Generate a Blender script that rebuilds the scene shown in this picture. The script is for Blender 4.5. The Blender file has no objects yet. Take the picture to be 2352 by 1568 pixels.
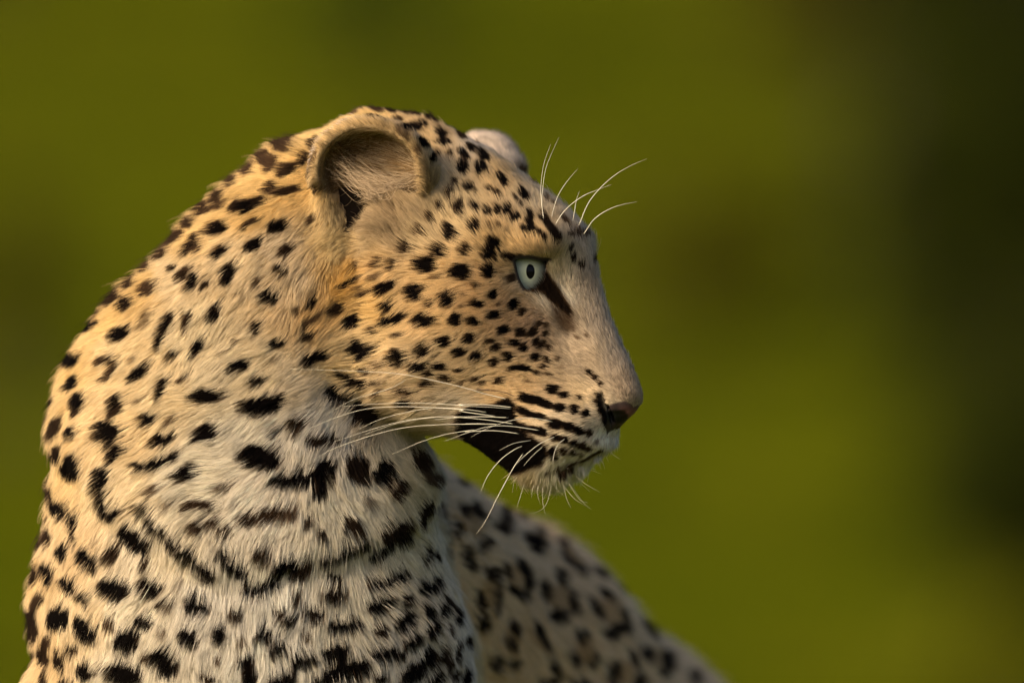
import bpy, bmesh, math, os, time
import numpy as np
from mathutils import Vector, Matrix
from mathutils.bvhtree import BVHTree

T0 = time.time()
def log(*a): print('[%.1f]' % (time.time() - T0), *a, flush=True)

# ------------------------------------------------------------------ camera, sky, sun, exposure
FW, FH = 2352.0, 1568.0          # the photograph's measuring frame
S = 0.03                         # cm per frame pixel in the plane y = 0
DC = 784.0                       # camera distance to the plane y = 0, in cm
CAM_H = 0.75                     # camera height above the ground the cat sits on
FOCUS_Y = -0.045
A_HEAD = math.radians(24.0)      # the head is turned this much towards the camera

scene = bpy.context.scene
COL = scene.collection
cam_data = bpy.data.cameras.new('camera')
cam = bpy.data.objects.new('camera', cam_data); COL.objects.link(cam)
cam.location = (0, -DC / 100, CAM_H)
cam.rotation_euler = (math.radians(90), 0, 0)
cam_data.sensor_width = 36.0
cam_data.lens = 36.0 * DC / (FW * S)
cam_data.clip_start = 0.1
cam_data.clip_end = 2000
cam_data.dof.use_dof = True
cam_data.dof.focus_distance = DC / 100 + FOCUS_Y
cam_data.dof.aperture_fstop = 3.2
scene.camera = cam

SUN_AZ, SUN_EL = math.radians(-130), math.radians(27)   # azimuth from +Y clockwise (towards +X)
sun_dir = Vector((math.sin(SUN_AZ) * math.cos(SUN_EL), math.cos(SUN_AZ) * math.cos(SUN_EL), math.sin(SUN_EL)))
world = bpy.data.worlds.new('World'); scene.world = world; world.use_nodes = True
wn = world.node_tree.nodes; wl = world.node_tree.links
sky = wn.new('ShaderNodeTexSky'); sky.sky_type = 'NISHITA'; sky.sun_disc = False
sky.sun_elevation = SUN_EL; sky.sun_rotation = SUN_AZ
sky.dust_density = 5.0; sky.air_density = 0.8; sky.ozone_density = 0.5
wl.new(sky.outputs[0], wn['Background'].inputs[0]); wn['Background'].inputs[1].default_value = 0.125
sun_data = bpy.data.lights.new('sun', 'SUN'); sun_data.energy = 2.75; sun_data.angle = math.radians(14.0)
sun_data.color = (1.0, 0.79, 0.50)
sun = bpy.data.objects.new('sun', sun_data); COL.objects.link(sun)
sun.rotation_euler = sun_dir.to_track_quat('Z', 'Y').to_euler(); sun.location = (-5, -5, 6)

vs = scene.view_settings
vs.view_transform = 'Standard'; vs.look = 'None'; vs.exposure = 0.52; vs.gamma = 1.0; vs.use_curve_mapping = False
scene.render.engine = 'CYCLES'
scene.cycles.use_denoising = True
scene.cycles.max_bounces = 8
scene.cycles.diffuse_bounces = 3
scene.cycles.glossy_bounces = 4
scene.cycles.transmission_bounces = 6

rng = np.random.default_rng(7)

# ------------------------------------------------------------------ small helpers
def tag(o, label=None, cat=None, group=None, kind=None):
    if label: o['label'] = label
    if cat: o['category'] = cat
    if group: o['group'] = group
    if kind: o['kind'] = kind
    return o

def empty(name, loc=(0, 0, 0)):
    o = bpy.data.objects.new(name, None); COL.objects.link(o); o.location = loc; o.empty_display_size = 0.05
    return o

def mesh_obj(name, verts, faces, mat=None, parent=None, smooth=True):
    me = bpy.data.meshes.new(name)
    me.from_pydata([tuple(v) for v in verts], [], [tuple(f) for f in faces])
    if smooth: me.polygons.foreach_set('use_smooth', [True] * len(me.polygons))
    if mat: me.materials.append(mat)
    o = bpy.data.objects.new(name, me); COL.objects.link(o)
    if parent: o.parent = parent
    return o

def fast_mesh(name, V, F, mat=None, smooth=True):
    """numpy verts (n,3) and faces (m,k) -> mesh"""
    me = bpy.data.meshes.new(name)
    k = F.shape[1]
    me.vertices.add(len(V)); me.vertices.foreach_set('co', V.astype(np.float32).ravel())
    me.loops.add(F.size); me.loops.foreach_set('vertex_index', F.astype(np.int32).ravel())
    me.polygons.add(len(F))
    me.polygons.foreach_set('loop_start', np.arange(0, F.size, k, dtype=np.int32))
    if smooth: me.polygons.foreach_set('use_smooth', np.ones(len(F), dtype=bool))
    me.update(calc_edges=True); me.validate()
    if mat: me.materials.append(mat)
    return me

def hash3(ix, iy, iz, seed=0):
    h = (ix.astype(np.int64) * 73856093) ^ (iy.astype(np.int64) * 19349663) ^ (iz.astype(np.int64) * 83492791) ^ (seed * 2654435761)
    h = (h ^ (h >> 13)) * 1274126177 & 0xFFFFFFFF
    h = (h ^ (h >> 16)) * 2246822519 & 0xFFFFFFFF
    h = h ^ (h >> 13)
    return (h & 0xFFFFFF).astype(np.float64) / float(0xFFFFFF)

def vnoise(P, freq, seed=0):
    Q = P * freq
    I = np.floor(Q); f = Q - I; f = f * f * (3 - 2 * f); I = I.astype(np.int64)
    out = 0
    for dx in (0, 1):
        wx = f[:, 0] if dx else 1 - f[:, 0]
        for dy in (0, 1):
            wy = f[:, 1] if dy else 1 - f[:, 1]
            for dz in (0, 1):
                wz = f[:, 2] if dz else 1 - f[:, 2]
                out = out + wx * wy * wz * hash3(I[:, 0] + dx, I[:, 1] + dy, I[:, 2] + dz, seed)
    return out * 2 - 1

def cell_spots(P, size, seed=0):
    """distance to the nearest of one jittered point per cell (used for the coat where the photo does not look)"""
    Q = P / size; I = np.floor(Q).astype(np.int64)
    best = np.full(len(P), 9.0)
    for dx in (-1, 0, 1):
        for dy in (-1, 0, 1):
            for dz in (-1, 0, 1):
                J = I + np.array([dx, dy, dz])
                c = J + np.stack([hash3(J[:, 0], J[:, 1], J[:, 2], seed + k) for k in (1, 2, 3)], 1)
                best = np.minimum(best, np.linalg.norm(Q - c, axis=1))
    return best * size

def smin(a, b, k):
    h = np.clip(0.5 + 0.5 * (b - a) / k, 0, 1)
    return b * (1 - h) + a * h - k * h * (1 - h)
def smax(a, b, k): return -smin(-a, -b, k)
def sstep(a, b, x):
    t = np.clip((x - a) / (b - a), 0, 1); return t * t * (3 - 2 * t)

# ------------------------------------------------------------------ 2-D fields on the measuring frame
G0X, G0Y, GST = -200.0, -100.0, 4.0
GNX, GNY = 560, 560
gx = G0X + np.arange(GNX) * GST
gy = G0Y + np.arange(GNY) * GST
GX, GY = np.meshgrid(gx, gy)

def sample(grid, px, py):
    u = np.clip((px - G0X) / GST, 0, GNX - 1.001); v = np.clip((py - G0Y) / GST, 0, GNY - 1.001)
    i = u.astype(np.int32); j = v.astype(np.int32); a = u - i; b = v - j
    if grid.ndim == 3: a = a[:, None]; b = b[:, None]
    return (grid[j, i] * (1 - a) + grid[j, i + 1] * a) * (1 - b) + (grid[j + 1, i] * (1 - a) + grid[j + 1, i + 1] * a) * b

def shepard(pts, vals, p=3.0, soft=25.0):
    pts = np.asarray(pts, float); vals = np.asarray(vals, float)
    one = vals.ndim == 1
    if one: vals = vals[:, None]
    num = np.zeros((GNY, GNX, vals.shape[1])); den = np.zeros((GNY, GNX))
    for (x, y), v in zip(pts, vals):
        w = 1.0 / ((GX - x) ** 2 + (GY - y) ** 2 + soft * soft) ** (p / 2)
        num += w[..., None] * v; den += w
    out = num / den[..., None]
    return out[..., 0] if one else out

def tps(pts, vals, reg=0.02):
    pts = np.asarray(pts, float) / 100; vals = np.asarray(vals, float); n = len(pts)
    def U(r2): return 0.5 * r2 * np.log(r2 + 1e-12)
    K = U(((pts[:, None] - pts[None]) ** 2).sum(-1)) + reg * np.eye(n)
    Pm = np.hstack([np.ones((n, 1)), pts])
    M = np.zeros((n + 3, n + 3)); M[:n, :n] = K; M[:n, n:] = Pm; M[n:, :n] = Pm.T
    c = np.linalg.solve(M, np.concatenate([vals, np.zeros(3)]))
    X, Y = GX / 100, GY / 100
    out = c[n] + c[n + 1] * X + c[n + 2] * Y
    for k in range(n): out += c[k] * U((X - pts[k, 0]) ** 2 + (Y - pts[k, 1]) ** 2)
    return np.clip(out, vals.min(), vals.max())

def seg_dist(px, py, pts, closed=False):
    d = np.full(px.shape, 1e9)
    n = len(pts)
    for k in range(n if closed else n - 1):
        ax, ay = pts[k]; bx, by = pts[(k + 1) % n]
        ex, ey = bx - ax, by - ay
        t = np.clip(((px - ax) * ex + (py - ay) * ey) / (ex * ex + ey * ey + 1e-9), 0, 1)
        d = np.minimum(d, np.hypot(px - ax - t * ex, py - ay - t * ey))
    return d
def inside(px, py, pts):
    r = np.zeros(px.shape, bool); n = len(pts)
    for k in range(n):
        ax, ay = pts[k]; bx, by = pts[(k + 1) % n]
        if ay == by: continue
        c = ((ay > py) != (by > py)) & (px < (bx - ax) * (py - ay) / (by - ay) + ax)
        r ^= c
    return r
def poly_sd(px, py, pts):
    d = seg_dist(px, py, pts, True)
    return np.where(inside(px, py, pts), -d, d)
def spline(pts, n=6):
    """Catmull-Rom through points"""
    P = np.asarray(pts, float); P = np.vstack([2 * P[0] - P[1], P, 2 * P[-1] - P[-2]])
    out = []
    for k in range(1, len(P) - 2):
        for t in np.linspace(0, 1, n, endpoint=False):
            p0, p1, p2, p3 = P[k - 1], P[k], P[k + 1], P[k + 2]
            out.append(0.5 * (2 * p1 + (p2 - p0) * t + (2 * p0 - 5 * p1 + 4 * p2 - p3) * t * t + (3 * p1 - p0 - 3 * p2 + p3) * t ** 3))
    out.append(P[-2])
    return np.array(out)

# ------------------------------------------------------------------ the leopard's shape (cm, y = depth away from the camera)
SA, CA = math.sin(A_HEAD), math.cos(A_HEAD)
HX0, HY0 = (960 - 1176) * S, 3.0
KSH = SA / S                         # frame pixels of shift for one cm of half width
def P3(px, py, y): return np.array([(px - 1176) * S * (1 + y / DC), y, (784 - py) * S * (1 + y / DC)])
def to_px(P):
    q = 1 + P[:, 1] / DC
    return 1176 + P[:, 0] / (S * q), 784 - P[:, 2] / (S * q)
def head_coords(P):
    dx = P[:, 0] - HX0; dy = P[:, 1] - HY0
    X = dx * CA - dy * SA; N = -dx * SA - dy * CA
    return X, N, 960 + X * CA / S, 784 - P[:, 2] / S
def head_point(mpx, py, N):
    X = (mpx - 960) * S / CA
    return np.array([HX0 + X * CA - N * SA, HY0 - X * SA - N * CA, (784 - py) * S])

# outline of the head in its own middle plane (frame pixels)
HEAD_OUT = spline([(640, 620), (650, 480), (690, 370), (760, 298), (830, 262), (900, 262), (990, 292), (1090, 346), (1180, 406),
                   (1250, 463), (1308, 517), (1338, 558), (1360, 620), (1376, 680), (1398, 740), (1426, 800), (1455, 860),
                   (1469, 905), (1460, 940), (1432, 968), (1408, 992), (1402, 1020), (1378, 1042), (1344, 1066), (1316, 1092),
                   (1270, 1113), (1222, 1102), (1176, 1068), (1120, 1026), (1060, 996), (1000, 982), (920, 962), (830, 925),
                   (740, 860), (670, 740)], 4)
D2 = poly_sd(GX, GY, [tuple(p) for p in HEAD_OUT]) * S
wpts = [(1310, 770, 2.0), (1345, 850, 2.0), (1390, 900, 1.75), (1420, 935, 1.45), (1385, 955, 1.9), (1285, 690, 2.5), (1300, 640, 2.1),
        (1330, 585, 2.2), (1340, 690, 1.6), (1375, 780, 1.7), (1265, 610, 3.2), (1225, 558, 4.75), (1170, 575, 5.2), (1205, 640, 4.25), (1195, 710, 4.6),
        (1230, 745, 3.9), (1250, 800, 3.6), (1060, 640, 7.3), (1120, 720, 6.6), (1150, 640, 5.8), (1090, 560, 6.6), (1100, 490, 5.9), (1200, 450, 4.6),
        (1280, 520, 3.8), (950, 350, 5.6), (1080, 400, 5.2), (880, 480, 7.0), (960, 560, 7.2), (950, 800, 7.9), (860, 750, 7.9), (1010, 720, 7.7),
        (1000, 930, 6.2), (900, 900, 7.4), (1240, 945, 4.0), (1300, 955, 3.7), (1350, 975, 2.9), (1290, 905, 3.2), (1330, 900, 2.5),
        (1120, 960, 4.5), (1180, 1010, 3.9), (1270, 1075, 2.4), (1375, 1020, 2.2), (1300, 1040, 2.9), (1150, 850, 5.2), (1080, 820, 6.3), (1080, 920, 5.2),
        (760, 600, 7.0), (720, 450, 6.0), (780, 350, 5.2)]
WG = tps([(p[0] + p[2] * KSH * 0.93, p[1]) for p in wpts], [p[2] for p in wpts], 0.05)
rpts = [(830, 260, 5.5), (1000, 290, 5.0), (1180, 400, 4.2), (1290, 500, 3.2), (1340, 560, 2.1), (1360, 650, 1.7), (1390, 740, 1.6), (1435, 850, 1.6),
        (1445, 910, 1.4), (1400, 980, 1.3), (1390, 1030, 1.5), (1330, 1070, 1.6), (1260, 1100, 1.7), (1180, 1070, 1.7), (1060, 1000, 2.2),
        (950, 970, 3.0), (800, 900, 5.0), (680, 600, 5.0), (1200, 800, 2.5)]
RG = shepard([p[:2] for p in rpts], [p[2] for p in rpts], 3.0, 20)

EYE_OPEN = [(1183, 598), (1200, 592), (1222, 592), (1242, 597), (1262, 600), (1252, 618), (1248, 640), (1240, 654), (1226, 664), (1214, 668), (1203, 658), (1192, 636)]
EYE_OPEN = [tuple(p) for p in spline(EYE_OPEN + [EYE_OPEN[0]], 3)[:-1]]
EYE_R = 1.72
EYE_C = head_point(1199 + 2.35 * KSH, 626, 2.35)
EYE_CF = head_point(1199 + 2.35 * KSH, 626, -2.35)
EX, EN, EM, EPY = [v[0] for v in head_coords(EYE_C[None])]
MOUTH = [(1396, 1026), (1385, 1032), (1346, 1053), (1312, 1063), (1276, 1070), (1235, 1075)]
PHILTRUM = [(1405, 985), (1398, 1010), (1393, 1030)]
ALAR = [(1386, 906), (1390, 925), (1400, 948), (1408, 975)]
NOSTRIL_A, NOSTRIL_B = (1404, 955), (1436, 952)

EAR_C = (970.0, 408.0, 8.3)          # middle-plane pixel, py, half width
ear_o = np.array([0.30, 0.93, -0.16]); ear_o /= np.linalg.norm(ear_o)
EARX = (EAR_C[0] - 960) * S / CA; EARZ = (784 - EAR_C[1]) * S

def f_head(P):
    X, N, m, py = head_coords(P)
    n = np.sqrt(N * N + 0.01)
    d2 = sample(D2, m, py); w = sample(WG, m, py); r = sample(RG, m, py)
    t = np.clip(1 + d2 / r, 0, None)
    f = (np.sqrt((n / w) ** 2 + t * t + 1e-6) - 1) * np.minimum(w, r) * 0.85
    Z = P[:, 2]
    pxn = m - n * KSH                # where the near side shows in the frame
    # eyelids
    near = (np.abs(X - EX) < 5) & (np.abs(Z - EYE_C[2]) < 5)
    if near.any():
        i = np.where(near)[0]
        e = np.sqrt((X[i] - EX) ** 2 + (n[i] - EN) ** 2 + (Z[i] - EYE_C[2]) ** 2)
        g = smin(f[i], e - (EYE_R + np.where(N[i] > 0, 0.26, 0.10)), 0.55)
        # brow ridge over the eye
        o = poly_sd(pxn[i], py[i], EYE_OPEN) * S
        o = np.maximum(o, 1.2 - n[i])
        g = smax(g, -o, 0.10)
        f[i] = g
    # brow
    bx, bz = X - (1224 + 4.4 * KSH - 960) * S / CA, Z - (784 - 566) * S
    b = np.sqrt(((bx + 0.45) / 1.6) ** 2 + ((n - 3.2) / 1.08) ** 2 + ((bz + bx * 0.05) / 0.75) ** 2) - 1
    f = np.where(N > 0, smin(f, b * 0.75, 0.8), f)
    # mouth line, philtrum, the fold behind the nostril and the nostril
    mz = (m > 1150) & (py > 850) & (py < 1130)
    if mz.any():
        i = np.where(mz)[0]
        g = f[i]
        dm = seg_dist(pxn[i], py[i], MOUTH) * S
        g = smax(g, 0.04 - dm, 0.12)
        da = seg_dist(pxn[i], py[i], ALAR) * S
        g = smax(g, np.minimum(0.13 - da, n[i] - 0.75), 0.2)
        ph = np.maximum(np.abs(N[i]) - 0.0, seg_dist(m[i], py[i], [(1420, 975), (1400, 1000), (1388, 1030)]) * S - 0.6)
        g = smax(g, 0.12 - np.maximum(np.abs(N[i]), np.clip(seg_dist(m[i], py[i], [(1404, 985), (1390, 1030)]) * S - 0.45, 0, None)), 0.15)
        a = head_point(NOSTRIL_A[0] + 1.5 * KSH, NOSTRIL_A[1] , 1.5); c = head_point(NOSTRIL_B[0] + 0.95 * KSH, NOSTRIL_B[1], 0.95)
        aX, aN = head_coords(a[None])[:2]; cX, cN = head_coords(c[None])[:2]
        A = np.array([aX[0], aN[0], a[2]]); Cc = np.array([cX[0], cN[0], c[2]]); E = Cc - A
        Q = np.stack([X[i], n[i], Z[i]], 1)
        tt = np.clip(((Q - A) @ E) / (E @ E), 0, 1)
        dn = np.linalg.norm(Q - A - tt[:, None] * E, axis=1)
        g = smax(g, (0.20 + 0.10 * tt) - dn, 0.15)
        f[i] = g
    # ears: a thin bowl, open to the side and a little forward
    near = (np.abs(X - EARX) < 8) & (np.abs(Z - EARZ) < 9)
    if near.any():
        i = np.where(near)[0]
        qx, qn, qz = X[i] - EARX - np.where(N[i] < 0, 0.95, 0), n[i] - EAR_C[2], Z[i] - EARZ + np.where(N[i] < 0, 0.45, 0)
        qx = qx * np.where(N[i] < 0, 1.14, 1); qz = qz * np.where(N[i] < 0, 1.10, 1)
        g = f[i]
        # ear base mound
        mb = np.sqrt(((qx - 0.6) / 3.6) ** 2 + ((qn + 3.4) / 2.4) ** 2 + ((qz + 2.6) / 3.4) ** 2) - 1
        g = smin(g, mb * 2.4, 1.2)
        h = qx * ear_o[0] + qn * ear_o[1] + qz * ear_o[2]
        skew = 1 + 0.05 * np.clip(qz, -4, 4)
        e = np.sqrt((qx / 3.85) ** 2 + (qz / 3.72) ** 2 + ((h + 0.2) / 3.0) ** 2) - 1
        e = e * 3.2
        shell = smax(np.abs(e + 0.16) - 0.18, h - 0.55, 0.2)
        shell = smax(shell, -(qz + 1.05 + 0.12 * qx), 0.35)
        # the lower left margin of the ear
        ea = np.array([(738 + 8.4 * KSH - 960) * S / CA, 8.1, (784 - 400) * S]); eb = np.array([(776 + 7.4 * KSH - 960) * S / CA, 7.0, (784 - 578) * S])
        E = eb - ea; Q = np.stack([X[i], n[i], Z[i]], 1)
        tt = np.clip(((Q - ea) @ E) / (E @ E), 0, 1)
        dl = np.linalg.norm((Q - ea - tt[:, None] * E) * np.array([1.0, 0.6, 1.0]), axis=1) - (0.55 - 0.15 * tt)
        g = smin(g, dl, 0.7)
        # hollow of the ear
        ca = np.sqrt((qx / 3.4) ** 2 + ((qz) / 3.25) ** 2 + ((h - 0.3) / 3.1) ** 2) - 1
        ca = smax(ca * 3.0, -(qz + 1.0 + 0.10 * qx), 0.6)
        g = smax(g, -ca, 0.5)
        hx = X[i] - (826 + 7.5 * KSH - 960) * S / CA; hz = Z[i] - (784 - 480) * S
        cv = np.sqrt(((hx - 0.10 * hz - 0.42 * np.clip(hz, 0, 2)) / (1.65 + 0.42 * np.clip(hz, -1.5, 1.2))) ** 2 + (hz / 1.95) ** 2 + ((n[i] - 7.4) / 5.0) ** 2) - 1
        g = smax(g, -cv * 1.3, 0.35)
        g = smin(g, shell, 0.35)
        f[i] = g
    return f

# neck, shoulder and chest: ellipses stacked along the height (py: left, right, depth centre, half depth)
NECK = np.array([(322, 690, 880, 5.3, 4.2), (350, 596, 925, 5.3, 5.6), (400, 545, 950, 5.3, 6.6), (450, 490, 965, 5.3, 7.4), (500, 436, 975, 5.2, 8.0),
                 (600, 344, 985, 5.0, 8.8), (700, 240, 985, 5.0, 9.6), (760, 190, 980, 5.0, 10.0), (820, 152, 970, 5.0, 10.4), (900, 130, 962, 5.0, 10.8),
                 (1000, 112, 970, 5.0, 11.0), (1060, 102, 980, 5.0, 11.2), (1100, 96, 990, 5.0, 11.4), (1200, 86, 1004, 5.0, 11.8), (1300, 60, 1022, 5.2, 12.2),
                 (1370, 46, 1050, 5.4, 12.6), (1440, 46, 1076, 5.6, 13.0), (1568, 66, 1092, 6.0, 13.4), (1750, 90, 1096, 6.5, 13.6), (1950, 130, 1060, 7.0, 12.5),
                 (2100, 220, 990, 7.0, 10.0), (2200, 380, 800, 7.0, 6.0)])
nk_z = ((784 - NECK[:, 0]) * S)[::-1]
nk_l = ((NECK[:, 1] + 26 - 1176) * S)[::-1]; nk_r = ((NECK[:, 2] - 22 - 1176) * S)[::-1]
nk_y = NECK[::-1, 3]; nk_b = NECK[::-1, 4]
def smooth_tab(z, v, n=400):
    zz = np.linspace(z[0], z[-1], n); vv = np.interp(zz, z, v)
    k = 9; ker = np.hanning(k + 2)[1:-1]; ker /= ker.sum()
    return zz, np.convolve(np.pad(vv, k // 2, mode='edge'), ker, 'valid')
TZ, TL = smooth_tab(nk_z, nk_l); _, TR = smooth_tab(nk_z, nk_r); _, TY = smooth_tab(nk_z, nk_y); _, TB = smooth_tab(nk_z, nk_b)
COLLAR = [(120, 1010), (190, 1080), (260, 1160), (330, 1215), (420, 1265), (500, 1300), (600, 1290), (700, 1280), (800, 1250), (900, 1210), (980, 1150), (1010, 1090)]
def f_neck(P):
    x, y, z = P.T
    l = np.interp(z, TZ, TL); r = np.interp(z, TZ, TR); yc = np.interp(z, TZ, TY); b = np.interp(z, TZ, TB)
    c = (l + r) / 2; a = (r - l) / 2
    u = np.abs((x - c) / a); v = np.abs((y - yc) / b)
    F = (u ** 2.25 + v ** 2.25 + 1e-9) ** (1 / 2.25) - 1
    f = F * np.minimum(a, b) * 0.9
    zt, zb = nk_z[-1], nk_z[0]
    f = smax(f, np.maximum(z - zt, zb - z), 1.5)
    # fur collar hanging over the chest
    px, py = to_px(P)
    cy = np.interp(px, [p[0] for p in COLLAR], [p[1] for p in COLLAR])
    s = sstep(45, -45, py - cy) * sstep(330, 60, cy - py) * sstep(12, 4, y)
    f = f - 0.6 * s
    return f

def round_cone(P, a, b, ra, rb, sq=(1, 1, 1)):
    a = np.asarray(a, float); b = np.asarray(b, float); E = b - a
    t = np.clip(((P - a) @ E) / (E @ E), 0, 1)
    return np.linalg.norm((P - a - t[:, None] * E) * np.asarray(sq), axis=1) - (ra + (rb - ra) * t)
def ellip(P, c, r):
    q = (P - np.asarray(c)) / np.asarray(r)
    return (np.sqrt((q * q).sum(1) + 1e-9) - 1) * min(r)

GZ = -CAM_H * 100
def f_body(P):
    # trunk going back and down to the haunches
    f = round_cone(P, P3(700, 1386, 22), P3(1046, 1628, 39), 12.9, 13.4)
    f = smin(f, round_cone(P, P3(1046, 1628, 39), P3(1303, 1930, 50), 13.4, 14.6), 3.0)
    f = smin(f, round_cone(P, P3(1303, 1930, 50), P3(1460, 2400, 56), 14.6, 16.5), 4.0)
    f = smin(f, ellip(P, P3(1480, 2600, 56), (17, 22, 20)), 6.0)
    # shoulders and forelegs
    for x0, x1, yy in ((300, 290, 2), (820, 800, 4)):
        f = smin(f, round_cone(P, P3(x0, 1650, yy + 2), P3(x0, 2300, yy + 6), 7.5, 4.6), 4.0)
        f = smin(f, round_cone(P, P3(x0, 2300, yy + 6), P3(x1, 3130, yy + 2), 4.4, 3.4), 2.0)
        f = smin(f, ellip(P, np.array([P3(x1, 3130, yy)[0], yy - 2.5, GZ + 2.6]), (4.4, 6.5, 3.0)), 1.6)
    # hind legs and feet
    for sx in (-1, 1):
        kx = P3(1480, 2600, 56)[0] + sx * 14
        f = smin(f, ellip(P, np.array([kx, 44, GZ + 15]), (7.5, 16, 14)), 4.0)
        f = smin(f, ellip(P, np.array([kx + sx * 1.5, 27, GZ + 3]), (4.6, 10, 3.4)), 2.0)
    # tail curled on the ground
    tail = [(P3(1480, 2600, 56)[0], 78, GZ + 9), (30, 86, GZ + 5), (46, 76, GZ + 3.6), (52, 58, GZ + 3.4), (47, 40, GZ + 3.2), (36, 28, GZ + 3.0)]
    for k in range(5): f = smin(f, round_cone(P, tail[k], tail[k + 1], 4.0 - 0.3 * k, 3.7 - 0.3 * k), 1.5)
    return np.maximum(f, GZ - P[:, 2])

def f_all(P):
    f = np.full(len(P), 50.0)
    bx = (P[:, 0] > -36) & (P[:, 0] < 75) & (P[:, 2] < 3)
    f[bx] = f_body(P[bx])
    nb = (P[:, 0] < 6) & (P[:, 1] < 26)
    g = f_neck(P[nb]); f[nb] = smin(f[nb], g, 0.7)
    hb = (P[:, 0] > -24) & (P[:, 0] < 14) & (P[:, 2] > -15) & (P[:, 2] < 20) & (P[:, 1] < 20)
    h = f_head(P[hb]); f[hb] = smin(f[hb], h, 1.1)
    return f

# ------------------------------------------------------------------ sample the shape and turn it into one skin
import openvdb
VX = 0.30
lo = np.array([-37.0, -20.0, GZ - 1.0]); hi = np.array([64.0, 96.0, 20.0])
dims = (np.ceil((hi - lo) / VX / 4).astype(int)) * 4
cd = dims // 4
ci = np.stack(np.meshgrid(*[np.arange(d) for d in cd], indexing='ij'), -1).reshape(-1, 3)
cp = lo + (ci * 4 + 1.5) * VX
cf = f_all(cp).reshape(cd)
band = np.abs(cf) < 1.9
grid = np.where(np.repeat(np.repeat(np.repeat(cf, 4, 0), 4, 1), 4, 2) > 0, 1.0, -1.0).astype(np.float32)
bm_ = np.repeat(np.repeat(np.repeat(band, 4, 0), 4, 1), 4, 2)
fi = np.argwhere(bm_)
vals = np.empty(len(fi), np.float32)
for k in range(0, len(fi), 400000):
    vals[k:k + 400000] = f_all(lo + fi[k:k + 400000] * VX)
grid[bm_] = np.clip(vals, -1, 1)
log('sdf', len(fi))
vg = openvdb.FloatGrid(1.0); vg.copyFromArray(grid)
PV, PT, PQ = vg.convertToPolygons(0.0)
V = lo + PV.astype(np.float64) * VX
F = PQ.astype(np.int64)
del grid, bm_, vg
log('polygons', len(V), len(F))

def grad(P, e=0.03):
    g = np.empty_like(P)
    for k in range(3):
        d = np.zeros(3); d[k] = e
        g[:, k] = (f_all(P + d) - f_all(P - d)) / (2 * e)
    return g
def project(P, it=2, lim=0.12):
    for _ in range(it):
        f = f_all(P); g = grad(P)
        st = f[:, None] * g / ((g * g).sum(1)[:, None] + 0.05)
        L = np.linalg.norm(st, axis=1)[:, None]
        P = P - st * np.minimum(1, lim / (L + 1e-9))
    return P
me = fast_mesh('body', V, F)
bm = bmesh.new(); bm.from_mesh(me)
# keep the one big island
# finer skin round the eye, the nose and the mouth
FINE = [((1150, 560, 1310, 720), 2), ((1350, 880, 1480, 1050), 2), ((1200, 1000, 1400, 1080), 1)]
for (x0, y0, x1, y1), cuts in FINE:
    co = np.array([v.co for v in bm.verts]); px, py = to_px(co)
    ok = (px > x0) & (px < x1) & (py > y0) & (py < y1) & (co[:, 1] < 6)
    bm.verts.ensure_lookup_table(); bm.verts.index_update()
    ed = [e for e in bm.edges if ok[e.verts[0].index] and ok[e.verts[1].index]]
    bmesh.ops.subdivide_edges(bm, edges=ed, cuts=cuts, use_grid_fill=True)
bmesh.ops.triangulate(bm, faces=bm.faces[:])
bm.normal_update()
bm.to_mesh(me); bm.free()
V = np.empty(len(me.vertices) * 3); me.vertices.foreach_get('co', V); V = V.reshape(-1, 3)
pick = (V[:, 2] > -28) & (V[:, 0] < 16) & (V[:, 1] < 20)
V[pick] = project(V[pick], 2)
me.vertices.foreach_set('co', V.astype(np.float32).ravel()); me.update()
nv = len(V)
F = np.empty(len(me.polygons) * 3, np.int32); me.loops.foreach_get('vertex_index', F); F = F.reshape(-1, 3)
e1 = V[F[:, 1]] - V[F[:, 0]]; e2 = V[F[:, 2]] - V[F[:, 0]]
FN = np.cross(e1, e2); AREA = np.linalg.norm(FN, axis=1) / 2
VN = np.zeros((nv, 3))
for k in range(3):
    for c in range(3): VN[:, c] += np.bincount(F[:, k], FN[:, c], nv)
VN /= np.linalg.norm(VN, axis=1)[:, None] + 1e-12
log('skin', nv, len(F))
#@@COAT@@

# ------------------------------------------------------------------ the coat: spots read off the photograph, tile by tile
ZF = 2352.0 / 1024.0
TILE = {'A': (1024, 400, ZF), 'B': (2048, 400, ZF), 'C': (1024, 1083, ZF), 'D': (2048, 1083, ZF), 'E': (0, 400, ZF), 'F': (0, 1083, ZF),
        'G': (0, 1766, ZF), 'K': (0, 2048, ZF), 'H': (1024, 1766, ZF), 'L': (1024, 2048, ZF), 'I': (1700, 1766, ZF), 'J': (1900, 2048, ZF),
        'M': (1750, 1300, 2.24), 'O': (0, 0, 2352.0 / 4096.0), 'Y': (1800, 800, 2352.0 / 900.0)}
N2D = 2352.0 / 4096.0
def tz(t, x, y):
    x0, y0, k = TILE[t]; return ((x0 + x / k) * N2D, (y0 + y / k) * N2D)
def tl(t, L): return L / TILE[t][2] * N2D
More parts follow.
